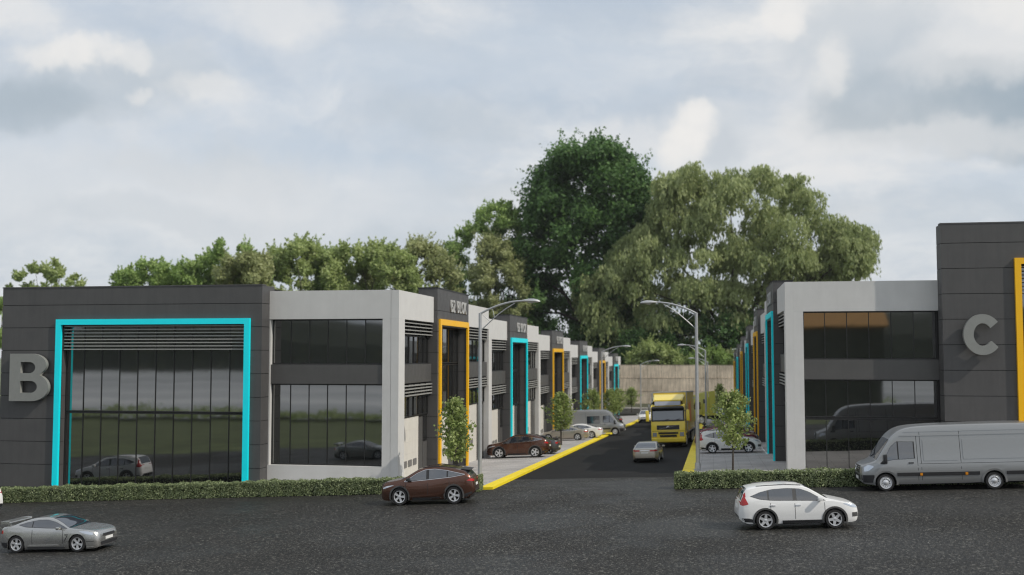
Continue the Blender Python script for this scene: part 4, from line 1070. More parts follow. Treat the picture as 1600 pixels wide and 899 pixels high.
CROSS = dict(paint=P_brown, axles=(-1.31, 1.35), wr=0.392, spokes=5, wkind='twin', arch=1.12, arch_mat=grey_plastic, arch_w=0.06, tumble=0.36,
    top=[(2.31, .80), (2.29, .90), (2.16, 1.00), (1.75, 1.085), (1.35, 1.145), (1.2, 1.18), (0.75, 1.39), (0.35, 1.585), (0, 1.66), (-.5, 1.675), (-1.1, 1.615), (-1.65, 1.505), (-1.85, 1.45), (-2.1, 1.25), (-2.2, 1.14), (-2.27, .95), (-2.31, .70)],
    belt=[(2.31, .70), (2.2, .84), (1.9, .97), (1.1, 1.06), (0, 1.09), (-1, 1.16), (-1.8, 1.22), (-2.1, 1.13), (-2.25, .90), (-2.31, .62)],
    bot=[(2.31, .34), (2.15, .25), (1.9, .22), (-1.9, .26), (-2.15, .40), (-2.31, .52)],
    plan=[(2.31, .52), (2.25, .68), (2.05, .83), (1.7, .905), (.5, .915), (-.4, .905), (-1.2, .925), (-1.8, .915), (-2.1, .85), (-2.25, .76), (-2.31, .66)], detail=d_cross)

# --- low silver coupe
def d_coupe(c):
    P = c['proj']; r = c['root']
    lo = lin([(-1.25, 1.13), (-0.9, 1.04), (0, 0.985), (0.75, 0.965), (0.95, 0.96)])
    hi = lin([(-1.25, 1.14), (-0.9, 1.235), (-0.4, 1.315), (0.0, 1.315), (0.35, 1.23), (0.7, 1.08), (0.95, 0.975)])
    side_glass(c, -1.25, 0.95, lo, hi, ((-1.22, -0.66), (-0.62, 0.92)))
    screens(c, 0.20, 1.08, -1.62, -0.82)
    door_lines(c, (-0.62, 0.78), 0.34, lambda x: 0.93); handles(c, (-0.45,), 0.80)
    for sd in ('L', 'R'):
        P('sill', grey_plastic, sd, -0.85, 0.88, 0.14, 0.24, 8, 2, 0.012); P('sill_blade', c['sp']['paint'], sd, -0.8, 0.55, 0.25, 0.31, 8, 1, 0.035)
        P('side_vent', plastic_m, sd, 0.84, 1.00, lin([(0.84, 0.42), (1.0, 0.66)]), lin([(0.84, 0.46), (1.0, 0.72)]), 4, 2, 0.008)
        P('side_vent', plastic_m, sd, 0.86, 1.02, 0.70, 0.735, 4, 1, 0.008)
        P('headlamp', head_lens, sd, 1.55, 2.10, lin([(1.55, 0.83), (1.85, 0.73), (2.1, 0.68)]), lin([(1.55, 0.86), (1.85, 0.84), (2.1, 0.78)]), 8, 3, 0.008)
        P('marker_lamp', head_lens, sd, 1.48, 1.62, 0.60, 0.635, 3, 1, 0.008); P('tail_lamp', red_lens, sd, -2.10, -1.97, 0.80, 0.93, 4, 3, 0.008)
        P('rear_bumper_trim', plastic_m, sd, -2.11, -1.75, 0.22, 0.44, 5, 3, 0.008); P('bumper_crease', plastic_m, sd, 1.75, 2.15, 0.42, 0.44, 5, 1, 0.004); P('front_splitter', c['sp']['paint'], sd, 1.75, 2.25, 0.15, 0.21, 5, 1, 0.02)
    P('grille', plastic_m, 'F', -0.42, 0.42, 0.58, 0.68, 8, 2, 0.012); P('lower_grille', plastic_m, 'F', -0.62, 0.62, 0.24, 0.38, 8, 3, 0.012)
    P('number_plate', plate_m, 'F', -0.26, 0.26, 0.43, 0.54, 4, 2, 0.02); P('number_plate', plate_m, 'B', -0.26, 0.26, 0.5, 0.61, 4, 2, 0.02); P('diffuser', plastic_m, 'B', -0.7, 0.7, 0.22, 0.40, 6, 3, 0.012)
    for y in (-0.66, -0.42, 0.42, 0.66): P('tail_lamp', red_lens, 'B', y-0.07, y+0.07, 0.80, 0.93, 3, 3, 0.012)
    w = MB().prism([(-1.74, 1.215), (-2.06, 1.24), (-2.12, 1.29), (-1.76, 1.25)], 'y', -0.78, 0.78)
    for y in (-0.79, 0.76): w.box(-2.12, -1.74, y, y+0.03, 1.17, 1.29)
    for y in (-0.5, 0.46): w.prism([(-1.84, 1.0), (-2.0, 1.0), (-2.02, 1.235), (-1.88, 1.225)], 'y', y, y+0.04)
    w.build('rear_wing', c['sp']['paint'], r, bevel=0.008)
    mirror_pair(r, 'door_mirror', c['sp']['paint'], 0.88, 0.94, 0.66, 0.08, 0.2, 0.12); wipers(c, 1.08)
_q = lambda L: [(x if x > -1.35 else -1.35+(x+1.35)*0.80, v) for x, v in L]
COUPE = dict(paint=P_silver, axles=(-1.35, 1.43), wr=0.355, spokes=5, wkind='twin', arch=1.10, tumble=0.42, crown=0.03, arch_mat=None,
    top=_q([(2.33, .60), (2.30, .72), (2.16, .83), (1.75, .915), (1.3, .965), (1.05, .995), (0.65, 1.19), (0.2, 1.375), (-.15, 1.42), (-.6, 1.395), (-1.1, 1.285), (-1.6, 1.13), (-1.9, 1.075), (-2.2, 1.05), (-2.29, .98), (-2.33, .74)]),
    belt=_q([(2.33, .54), (2.2, .70), (1.9, .84), (1.35, .915), (1.0, .935), (0, .95), (-1, 1.01), (-1.7, 1.06), (-2.0, 1.03), (-2.25, .93), (-2.33, .64)]),
    bot=_q([(2.33, .20), (2.15, .14), (1.9, .13), (-1.9, .14), (-2.15, .20), (-2.33, .28)]),
    plan=_q([(2.33, .60), (2.28, .74), (2.1, .86), (1.7, .93), (1.2, .94), (.4, .90), (-.4, .91), (-1.2, .945), (-1.8, .94), (-2.15, .88), (-2.29, .82), (-2.33, .74)]), detail=d_coupe)

# --- fastback sedan
def d_sedan(c):
    P = c['proj']; r = c['root']
    lo = lin([(-1.45, 1.05), (-1.0, 0.99), (0, 0.955), (0.85, 0.93), (1.1, 0.92)])
    hi = lin([(-1.45, 1.06), (-1.0, 1.21), (-0.4, 1.31), (0.1, 1.31), (0.5, 1.20), (0.85, 1.04), (1.1, 0.93)])
    side_glass(c, -1.45, 1.1, lo, hi, ((-1.42, -1.02), (-0.96, -0.12), (-0.04, 1.06)), trim=chrome_m)
    screens(c, 0.28, 1.32, -1.95, -1.0)
    door_lines(c, (-0.08, 1.05), 0.34, lambda x: 0.93); door_lines(c, (-1.15,), 0.7, 0.98); handles(c, (-0.95, 0.08), 0.83, chrome_m)
    for sd in ('L', 'R'):
        P('sill', plastic_m, sd, -1.0, 1.05, 0.17, 0.25, 8, 2, 0.01)
        P('headlamp', head_lens, sd, 1.85, 2.32, lin([(1.85, 0.76), (2.32, 0.62)]), lin([(1.85, 0.79), (2.32, 0.72)]), 7, 2, 0.008); P('tail_lamp', red_lens, sd, -2.44, -2.08, 0.82, lin([(-2.44, 0.93), (-2.08, 0.88)]), 6, 3, 0.008)
    P('tail_lamp', red_lens, 'B', -0.82, -0.36, 0.80, 0.90, 5, 2, 0.01); P('tail_lamp', red_lens, 'B', 0.36, 0.82, 0.80, 0.90, 5, 2, 0.01); P('boot_trim', chrome_m, 'B', -0.34, 0.34, 0.86, 0.885, 5, 1, 0.012)
    P('number_plate', plate_m, 'B', -0.26, 0.26, 0.66, 0.77, 4, 2, 0.012); P('diffuser', plastic_m, 'B', -0.70, 0.70, 0.26, 0.38, 6, 2, 0.01)
    P('grille', plastic_m, 'F', -0.45, 0.45, 0.44, 0.62, 6, 3, 0.01); P('lower_grille', plastic_m, 'F', -0.6, 0.6, 0.26, 0.36, 6, 2, 0.01); P('number_plate', plate_m, 'F', -0.26, 0.26, 0.46, 0.57, 4, 2, 0.03)
    mirror_pair(r, 'door_mirror', c['sp']['paint'], 0.90, 0.95, 0.82, 0.08, 0.2, 0.13); wipers(c, 1.28)
SEDAN = dict(paint=P_champ, axles=(-1.46, 1.44), wr=0.345, spokes=5, wkind='twin', arch=1.10, tumble=0.38, arch_mat=None, crown=0.03,
    top=[(2.46, .58), (2.42, .68), (2.25, .77), (1.8, .87), (1.45, .93), (1.3, .965), (0.8, 1.20), (0.3, 1.39), (-.1, 1.435), (-.6, 1.415), (-1.2, 1.29), (-1.75, 1.10), (-2.05, 1.02), (-2.34, .985), (-2.43, .90), (-2.46, .70)],
    belt=[(2.46, .50), (2.35, .62), (2.0, .76), (1.4, .87), (1.0, .90), (0, .925), (-1, .96), (-1.8, .98), (-2.2, .93), (-2.4, .82), (-2.46, .60)],
    bot=[(2.46, .26), (2.3, .18), (2.0, .17), (-2.0, .18), (-2.3, .24), (-2.46, .34)],
    plan=[(2.46, .58), (2.40, .72), (2.2, .84), (1.8, .915), (.5, .93), (-1, .935), (-1.9, .92), (-2.25, .85), (-2.40, .78), (-2.46, .70)], detail=d_sedan)

# --- long high-roof panel van
def d_van(window):
    def f(c):
        P = c['proj']; r = c['root']
        lo = lin([(1.35, 1.30), (1.8, 1.28), (2.15, 1.27), (2.62, 1.19)]); hi = lin([(1.35, 1.98), (2.05, 2.0), (2.3, 1.78), (2.62, 1.20)])
        side_glass(c, 1.36, 2.60, lo, hi, ((1.40, 1.98), (2.03, 2.57)))
        screens(c, 2.32, 2.88, None, None, inset=0.06)
        P('rear_window', cargl_m, 'B', -0.62, -0.08, 1.35, 1.95, 4, 4, 0.008); P('rear_window', cargl_m, 'B', 0.08, 0.62, 1.35, 1.95, 4, 4, 0.008)
        door_lines(c, (1.26,), 0.42, 2.2); door_lines(c, (-0.42, 1.12), 0.42, 2.36)
        for sd in ('L', 'R'):
            if window:
                P('pillar_trim', plastic_m, sd, -0.30, 1.02, 1.22, 1.98, 8, 5, 0.006); P('side_window', cargl_m, sd, -0.27, 0.99, 1.25, 1.95, 8, 5, 0.011)
            else: P('pressed_panel', c['sp']['paint'], sd, -0.32, 1.02, 1.20, 2.04, 8, 6, 0.016)
            P('pressed_panel', c['sp']['paint'], sd, -2.95, -0.52, 1.24, 2.04, 14, 6, 0.016)
            P('gutter', c['sp']['paint'], sd, -3.45, 1.9, 2.20, 2.24, 14, 1, 0.022); P('gutter', c['sp']['paint'], sd, -3.45, 1.75, 2.36, 2.38, 14, 1, 0.012)
            P('rubbing_strip', plastic_m, sd, -3.4, -1.66-0.48, 0.60, 0.74, 6, 2, 0.02); P('rubbing_strip', plastic_m, sd, -1.66+0.55, 2.55-0.46, 0.60, 0.74, 14, 2, 0.02)
            P('body_crease', plastic_m, sd, -3.3, 1.2, 1.075, 1.09, 14, 1, 0.003)
            for x in (-2.9, -0.6, 1.15): P('marker_lamp', amber_lens, sd, x-0.05, x+0.05, 0.62, 0.72, 2, 2, 0.035)
            P('headlamp', head_lens, sd, 3.00, 3.36, lin([(3.0, 0.98), (3.2, 0.83), (3.36, 0.80)]), lin([(3.0, 1.02), (3.2, 1.08), (3.36, 0.98)]), 6, 4, 0.01)
            P('front_bumper', plastic_m, sd, 2.99, 3.50, 0.36, 0.66, 6, 3, 0.014); P('tail_lamp', red_lens, sd, -3.47, -3.38, 1.0, 1.5, 2, 4, 0.01)
            P('mirror_triangle', plastic_m, sd, 2.45, 2.72, 1.10, lin([(2.45, 1.38), (2.72, 1.14)]), 4, 3, 0.014)
            P('door_handle', plastic_m, sd, 1.42, 1.62, 1.10, 1.15, 3, 1, 0.03)
        P('front_bumper', plastic_m, 'F', -0.80, 0.80, 0.36, 0.66, 8, 3, 0.014); P('grille', plastic_m, 'F', -0.50, 0.50, 0.74, 1.02, 8, 4, 0.014)
        for z in (0.80, 0.88, 0.96): P('grille_bar', chrome_m, 'F', -0.46, 0.46, z-0.012, z+0.012, 6, 1, 0.028)
        b = MB().lathe([(0.095, 0), (0.115, 0.02), (0.095, 0.035), (0.085, 0.02)], n=20, closed=True)
        for k in range(3):
            a = PI/2+2*PI*k/3; b.prism([(math.cos(a)*0.1, math.sin(a)*0.1), (math.cos(a+2.2)*0.018, math.sin(a+2.2)*0.018), (math.cos(a-2.2)*0.018, math.sin(a-2.2)*0.018)], 'y', 0.008, 0.022)
        o = b.build('badge', chrome_m, r, True); o.rotation_euler = (0, 0, -PI/2); o.location = (c['xb']+0.03, 0, 0.90)
        P('number_plate', plate_m, 'F', -0.26, 0.26, 0.46, 0.57, 4, 2, 0.03)
        mirror_pair(r, 'door_mirror', plastic_m, 1.0, 1.16, 2.55, 0.07, 0.19, 0.34); wipers(c, 2.92)
    return f
VAN = dict(paint=P_vgrey, axles=(-1.66, 2.55), wr=0.35, spokes=0, wkind='steel', arch=1.22, tumble=0.10, ww=0.25, crown=0.05, arch_mat=P_vgrey, arch_w=0.07,
    top=[(3.50, .86), (3.47, 1.0), (3.35, 1.10), (3.05, 1.21), (2.90, 1.28), (2.7, 1.56), (2.45, 1.92), (2.2, 2.24), (1.9, 2.46), (1.6, 2.56), (1.2, 2.61), (0, 2.65), (-2, 2.66), (-3.2, 2.64), (-3.42, 2.58), (-3.50, 2.40)],
    belt=[(3.50, .74), (3.4, .88), (3.1, 1.02), (2.8, 1.12), (2.3, 1.18), (1.2, 1.20), (-3.4, 1.20), (-3.50, 1.18)],
    bot=[(3.50, .40), (3.35, .30), (3.0, .27), (-3.2, .34), (-3.50, .42)],
    plan=[(3.50, .68), (3.45, .80), (3.25, .92), (2.9, .975), (2.2, .99), (-3.2, .99), (-3.42, .96), (-3.50, .92)], detail=d_van(False))

def place(o, x, y, heading, scale=1.0, lift=0.0, tall=1.0):
    f, l, u = ground_basis(x, y, heading); z = site_z(x, y)+lift
    o.matrix_world = Matrix.Translation((x, y, z)) @ Matrix(((f.x, l.x, u.x, 0), (f.y, l.y, u.y, 0), (f.z, l.z, u.z, 0), (0, 0, 0, 1))) @ Matrix.Diagonal((scale, scale, scale*tall, 1))
def near_wheels(x0, y0, x1, y1, sp, heading, sc):
    """car centre from the ground points of its two near wheels (given as world points)"""
    mx, my = (x0+x1)/2, (y0+y1)/2; cx = (sp['axles'][0]+sp['axles'][1])/2*sc
    c, s_ = math.cos(heading), math.sin(heading)
    hw = 0.86*sc
    ny = hw                                                    # near side is towards -Y
    return mx-c*cx, my-s_*cx+ny
G_front = 'cars on the wide front road'; G_l = 'cars parked in the left-hand bays'; G_r = 'cars parked in the right-hand bays'
suv = make_car('parked_car', 'white compact SUV with red tail lamps alone in the foreground on the right', 'car', SUV)
x, y = near_wheels(1.66, 38.1, 3.93, 38.5, SUV, 0.10, 0.88); place(suv, x, y, 0.10, 0.88); suv['group'] = G_front
cross = make_car('parked_car', 'bronze brown crossover with coupe roof beside the hedge end', 'car', CROSS)
x, y = near_wheels(-13.4, 45.8, -11.03, 46.1, CROSS, PI+0.08, 0.90); place(cross, x, y, PI+0.06, 0.90, 0.0, 1.07); cross['group'] = G_front
coupe = make_car('parked_car', 'low silver coupe with rear wing at the bottom left of the road', 'car', COUPE)
x, y = near_wheels(-24.25, 35.1, -21.94, 35.29, COUPE, 0.02, 0.85); place(coupe, x, y, 0.0, 0.85); coupe['group'] = G_front
van = make_car('parked_van', 'long grey high-roof panel van with windowless side before the hedge on the right', 'van', VAN)
x, y = near_wheels(7.1, 48.25, 11.45, 48.6, VAN, PI, 1.02); place(van, x, y, PI+0.03, 1.03)
VAN2 = dict(VAN); VAN2['detail'] = d_van(True)
van2 = make_car('parked_van', 'grey high-roof van with black side window nosing over the left yellow kerb', 'van', VAN2)
place(van2, -12.1, 110.2, 0.0, 0.98, 0.06)
sedan = make_car('parked_car', 'silver sedan seen from behind, driving ahead of the yellow truck', 'car', SEDAN)
place(sedan, -4.03, 69.9, PI/2-0.05, 0.86)
def dup(src, label, x, y, h, sc, pnt=None, old=None, group=None, lift=0.10):
    o = copy_tree(src, None, {old: pnt} if pnt else None); o['label'] = label
    if group: o['group'] = group
    elif 'group' in o: del o['group']
    place(o, x, y, h, sc, lift); return o
dup(suv, 'white SUV cut off at the left edge of the road, only its tail showing', -34.7, 45.6, PI-0.06, 0.92, group=G_front, lift=0)
# left bays
dup(cross, 'bronze brown crossover parked in the first bay behind the left street lamp', -13.25, 75.0, PI, 0.95, group=G_l)
dup(coupe, 'graphite coupe tucked behind the parked bronze crossover', -12.9, 78.5, PI, 0.92, P_dgrey, P_silver, G_l)
dup(sedan, 'champagne sedan parked beside the street tree before the grey van', -13.45, 99.6, PI, 0.93, group=G_l)
dup(sedan, 'white sedan parked between the champagne sedan and the grey van', -12.6, 103.4, PI, 0.95, P_white, P_champ, G_l)
dup(sedan, 'graphite sedan parked just beyond the grey van', -13.0, 122.5, PI, 0.95, P_dgrey, P_champ, G_l)
dup(cross, 'black crossover parked beyond the graphite sedan, rear to the road', -12.6, 128.0, PI, 0.98, P_black, P_brown, G_l)
dup(suv, 'small white SUV coming up the street left of the yellow truck', -9.0, 150.0, -PI/2, 1.0, lift=0.0)
# right bays
dup(suv, 'white SUV parked nose to the building in the first right bay behind the street tree', 1.10, 75.1, 0.0, 0.91, group=G_r)
dup(cross, 'maroon crossover parked hidden behind the white SUV in the right bays', 0.9, 79.8, 0.0, 0.95, P_maroon, P_brown, G_r)
dup(sedan, 'graphite sedan parked behind the maroon crossover', 1.1, 86.0, 0.0, 0.95, P_dgrey, P_champ, G_r)
dup(sedan, 'dark maroon sedan parked beyond the graphite sedan on the right', 1.1, 92.5, 0.0, 0.95, P_maroon, P_champ, G_r)
dup(coupe, 'black coupe parked nearest the lime truck in the right bays', 1.1, 99.0, 0.0, 0.95, P_black, P_silver, G_r)
dup(suv, 'pale blue SUV parked beyond the lime truck on the right', 1.8, 143.0, 0.0, 0.98, P_lblue, P_white, G_r)

# --- trucks
def make_cab(root, pm, high=3.6):
    """cab-over tractor front at x=0 (front) running back to x=-2.3; returns nothing, adds parts"""
    hw = 1.24
    prof = [(0.0, 0.55), (0.03, 1.2), (-0.02, 1.62), (-0.10, 2.0), (-0.32, 2.95), (-0.52, 3.12), (-2.25, 3.18), (-2.25, 0.95), (-1.75, 0.95), (-1.65, 1.12), (-0.85, 1.12), (-0.75, 0.95), (-0.72, 0.42), (-0.05, 0.36)]
    cab = MB().prism(prof, 'y', -hw, hw).build('cab', pm, root, True, 30, bevel=0.05)
    q = MB()                                                   # roof fairing: tapers to the rear
    secs = [(-0.40, 1.08, 3.37, 3.46), (-0.75, 1.12, 3.08, 3.56), (-1.3, 1.17, 3.1, 3.75), (-2.2, 1.20, 3.12, high+0.28)]
    for x, w, z0, z1 in secs: q.v += [(x, -w, z0), (x, -w*0.97, z1-0.08), (x, -w*0.9, z1), (x, w*0.9, z1), (x, w*0.97, z1-0.08), (x, w, z0)]
    for i in range(3):
        for k in range(5): q.f.append((i*6+k, i*6+k+1, (i+1)*6+k+1, (i+1)*6+k))
    q.f.append((0, 1, 2, 3, 4, 5)); q.f.append((18, 19, 20, 21, 22, 23)); q.build('roof_fairing', pm, root, True, 30)
    n = Vector((0.97, 0, 0.22))
    # windscreen lies on the front slope from (-0.12,2.02) to (-0.30,2.86)
    def front(nm, m_, y0, y1, za, zb, off, par=root, bev=0.0):
        fx = lambda z: float(np.interp(z, [0.55, 1.2, 1.62, 2.0, 2.95], [0.0, 0.03, -0.02, -0.10, -0.32]))
        o = MB().prism([(fx(za)-0.05, za), (fx(za)+off, za), (fx(zb)+off, zb), (fx(zb)-0.05, zb)], 'y', y0, y1).build(nm, m_, par, bevel=bev); return o
    front('screen_surround', plastic_m, -1.20, 1.20, 1.90, 2.90, 0.012)
    front('windscreen', cargl_m, -1.10, 1.10, 2.00, 2.80, 0.02)
    MB().prism([(-0.24, 2.86), (0.10, 2.80), (0.12, 2.90), (-0.28, 3.0)], 'y', -1.16, 1.16).build('sun_visor', plastic_m, root, bevel=0.015)
    g = front('sign_lamp', mat('sign_lens', (0.42, 0.44, 0.50), 0.15), -0.95, 0.95, 2.955, 2.96, 0.0)
    MB().prism([(-0.62, 3.06), (-0.33, 3.06), (-0.40, 3.36), (-0.66, 3.36)], 'y', -0.95, 0.95).build('roof_window', mat('sign_lens', (0.42, 0.44, 0.50), 0.15), root)
    g = front('grille', plastic_m, -0.82, 0.82, 1.30, 1.62, 0.02)
    MB().prism([(-0.66, 1.35), (-0.58, 1.35), (0.62, 1.585), (0.54, 1.585)], 'x', 0.055, 0.07).build('grille_bar', chrome_m, g)
    MB().lathe([(0.085, 0), (0.105, 0.012), (0.085, 0.024), (0.075, 0.012)], (0.06, 0, 1.465), 'x', 18, True).build('badge', chrome_m, g, True)
    front('grille_gap', plastic_m, -1.19, 1.19, 1.185, 1.205, 0.006)
    front('lower_grille', plastic_m, -0.72, 0.72, 0.98, 1.12, 0.03); front('lower_grille', plastic_m, -0.62, 0.62, 0.76, 0.92, 0.03)
    MB().prism([(0.0, 0.34), (0.16, 0.42), (0.17, 0.68), (0.03, 0.73)], 'y', -1.22, 1.22).build('bumper', pm, root, bevel=0.03)
    for s in (-1, 1):
        front('headlamp', head_lens, s*0.84 if s > 0 else -1.14, 1.14 if s > 0 else -0.84, 0.80, 1.10, 0.04)
        MB().prism([(-0.34, 1.78), (-1.25, 1.78), (-1.25, 2.62), (-0.62, 2.66), (-0.42, 2.25)], 'y', s*1.225, s*1.255).build('side_window', cargl_m, root)
        MB().box(-1.42, -1.40, s*1.23, s*1.247, 1.2, 2.9).box(-0.22, -0.20, s*1.23, s*1.247, 1.2, 1.8).build('door_gap', plastic_m, root)
        MB().prism([(-1.9, 2.45), (-1.55, 2.45), (-1.55, 2.95), (-1.9, 2.95)], 'y', s*1.225, s*1.25).build('sleeper_window', cargl_m, root)
        MB().box(-0.06, 0.06, s*1.36, s*1.60, 1.92, 2.72).build('door_mirror', pm, root, True, 50, bevel=0.04)
        MB().tube([(-0.1, s*1.22, 2.66), (0.0, s*1.42, 2.66)], 0.025, 6).tube([(-0.1, s*1.22, 2.0), (0.0, s*1.42, 2.0)], 0.025, 6).build('mirror_arm', plastic_m, root)
    for y in (-0.45, 0.35): MB().tube([(0.03, y, 1.93), (-0.06, y+0.55, 2.08)], 0.016, 5).build('wiper', plastic_m, root)
def truck_wheels(root, xs, r=0.5):
    tM, rM, dM = wheel_mesh(r, 0.32, 0, 'steel'); first = None
    for x in xs:
        for s in (1, -1):
            if first is None:
                w = dM.build('wheel', under_m, root); tM.build('tyre', tyre_m, w, True, 40); rM.build('rim', alloy_m, w, True, 40); first = w
            else: w = copy_tree(first, root)
            w.location = (x, s*1.06, r); w.rotation_euler = (0, 0.3, 0 if s > 0 else PI)
def truck(label, pm, box=True, wheels=(-1.25, -6.2, -7.5), L=8.6, boxm=None, boxh=4.05):
    r = thing('box_truck', label, 'truck')
    make_cab(r, pm)
    MB().box(-L, -0.9, -0.45, 0.45, 0.55, 0.95).box(-L, -2.4, -1.0, -0.6, 0.6, 0.9).box(-L, -2.4, 0.6, 1.0, 0.6, 0.9).build('chassis', under_m, r)
    truck_wheels(r, wheels)
    if box:
        bm_ = boxm or pm
        b = MB().box(-L, -2.42, -1.27, 1.27, 1.05, boxh).build('cargo_box', bm_, r, bevel=0.02)
        e = MB(); t = 0.05
        for s in (-1, 1):
            e.box(-L, -2.40, s*1.25, s*1.285, boxh-0.09, boxh+0.015); e.box(-2.47, -2.40, s*1.22, s*1.285, 1.05, boxh-0.09); e.box(-L, -2.40, s*1.25, s*1.285, 1.02, 1.12)
        e.box(-2.45, -2.40, -1.25, 1.25, boxh-0.07, boxh+0.014); e.build('edge_rail', steel_m, b)
        bx('roof_skin', steel_m, b, -L+0.02, -2.48, -1.24, 1.24, boxh+0.001, boxh+0.012)
        if pm is P_yellow:
            om = mat('orange_print', (0.72, 0.20, 0.02), 0.5, var=0.1)
            for s in (-1, 1):
                MB().prism([(-6.9, 1.7), (-4.2, 1.7), (-3.9, 2.4), (-4.4, 3.3), (-5.6, 3.0), (-6.8, 3.4)], 'y', s*1.272, s*1.279).build('printed_panel', om, b)
        for s in (-1, 1): MB().box(-5.3, -2.6, s*1.15, s*1.2, 0.5, 1.0).build('side_guard', grey_plastic, r)
    else:
        MB().prism([(-2.26, 1.0), (-3.0, 1.0), (-3.0, 3.95), (-2.26, 3.88)], 'y', -1.2, 1.2).build('side_deflector', pm, r, bevel=0.03)
        MB().box(-5.2, -4.0, -0.5, 0.5, 0.96, 1.15).build('fifth_wheel', under_m, r)
    return r
t1 = truck('bright yellow box truck facing the viewer in the middle of the street', P_yellow, L=10.6, wheels=(-1.25, -7.6, -8.9)); place(t1, -3.35, 84.9, -PI/2-0.045, 1.05)
t2 = truck('grey topped box truck partly hidden behind the yellow truck', P_vgrey, boxm=mat('grey_box', (0.16, 0.17, 0.16), 0.6, var=0.1), boxh=4.0); place(t2, -5.75, 128.0, -PI/2, 1.0)
t3 = truck('lime yellow truck tractor nosing left out of the right-hand bays', P_olive, box=False, wheels=(-1.25, -4.6), L=5.6); place(t3, -2.65, 137.0, PI, 1.02, 0.06)

# ------------------------------------------------------------------ hedges
def hedge(label, x0, x1, y0, y1, h, n):
    r = thing('hedge', label, 'hedge', ((x0+x1)/2, (y0+y1)/2, site_z((x0+x1)/2, y0)), 'clipped hedges along the front road')
    ox, oy, oz = r.location
    xs = np.linspace(x0+0.12, x1-0.12, 14); mb = MB()
    for x in xs:
        z = site_z(x, y0)
        for (yy, zz) in ((y0+0.12, 0.0), (y1-0.12, 0.0), (y1-0.12, h-0.12), (y0+0.12, h-0.12)): mb.v.append((x-ox, yy-oy, z+zz-oz))
    for i in range(len(xs)-1):
        for k in range(4): mb.f.append((i*4+k, (i+1)*4+k, (i+1)*4+(k+1) % 4, i*4+(k+1) % 4))
    mb.f += [(0, 1, 2, 3), tuple((len(xs)-1)*4+k for k in range(4))]
    mb.build('shade_core', mat('hedge_core', (0.012, 0.014, 0.007), 0.95), r)  # solid near-black box, its colour standing for the shade behind the leaves
    L = x1-x0; W = y1-y0
    x = RNG.uniform(x0, x1, n); face = RNG.choice(4, n, p=[0.50, 0.34, 0.10, 0.06])
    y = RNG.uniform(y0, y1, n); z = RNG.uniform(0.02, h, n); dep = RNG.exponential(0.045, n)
    y = np.where(face == 0, y0+dep, np.where(face == 2, y1-dep, y)); z = np.where(face == 1, h-dep, z)
    e = RNG.random(n) < 0.5
    x = np.where(face == 3, np.where(e, x0+dep, x1-dep), x)
    wav = 0.03*np.sin(x*1.7)+0.02*np.sin(x*4.1+1)+0.025*np.sin(x*9.0+y*6)
    y = y-np.where(face == 0, wav*0.8+RNG.normal(0, 0.015, n), 0); z = z+np.where(face == 1, wav+RNG.normal(0, 0.02, n), 0)
    nrm = np.zeros((n, 3)); nrm[face == 0, 1] = -1; nrm[face == 1, 2] = 1; nrm[face == 2, 1] = 1; nrm[face == 3, 0] = np.where(e[face == 3], -1, 1)
    nrm = nrm*0.55+RNG.normal(0, 0.55, (n, 3)); nrm[:, 2] += 0.25
    zz = z+np.array([site_z(a, y0) for a in x])
    cen = np.stack([x-ox, y-oy, zz-oz], 1)
    V = leaf_quads(cen, nrm, RNG.uniform(0.026, 0.052, n), 0.6)
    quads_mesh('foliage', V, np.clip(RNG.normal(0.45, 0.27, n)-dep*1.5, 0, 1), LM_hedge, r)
    return r
def leaf_quads(cen, nrm, size, aspect):
    nrm = nrm/np.maximum(np.linalg.norm(nrm, axis=1, keepdims=True), 1e-6)
    a = np.cross(nrm, RNG.normal(0, 1, nrm.shape)); a /= np.maximum(np.linalg.norm(a, axis=1, keepdims=True), 1e-6); b = np.cross(nrm, a)
    s = size[:, None]; A = a*s; B = b*s*aspect
    return np.stack([cen-A, cen-B*1.0, cen+A, cen+B*1.0], 1)
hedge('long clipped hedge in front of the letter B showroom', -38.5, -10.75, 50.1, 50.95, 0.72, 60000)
hedge('clipped hedge on the right, running behind the grey panel van', -1.75, 22.0, 50.0, 50.8, 0.72, 46000)

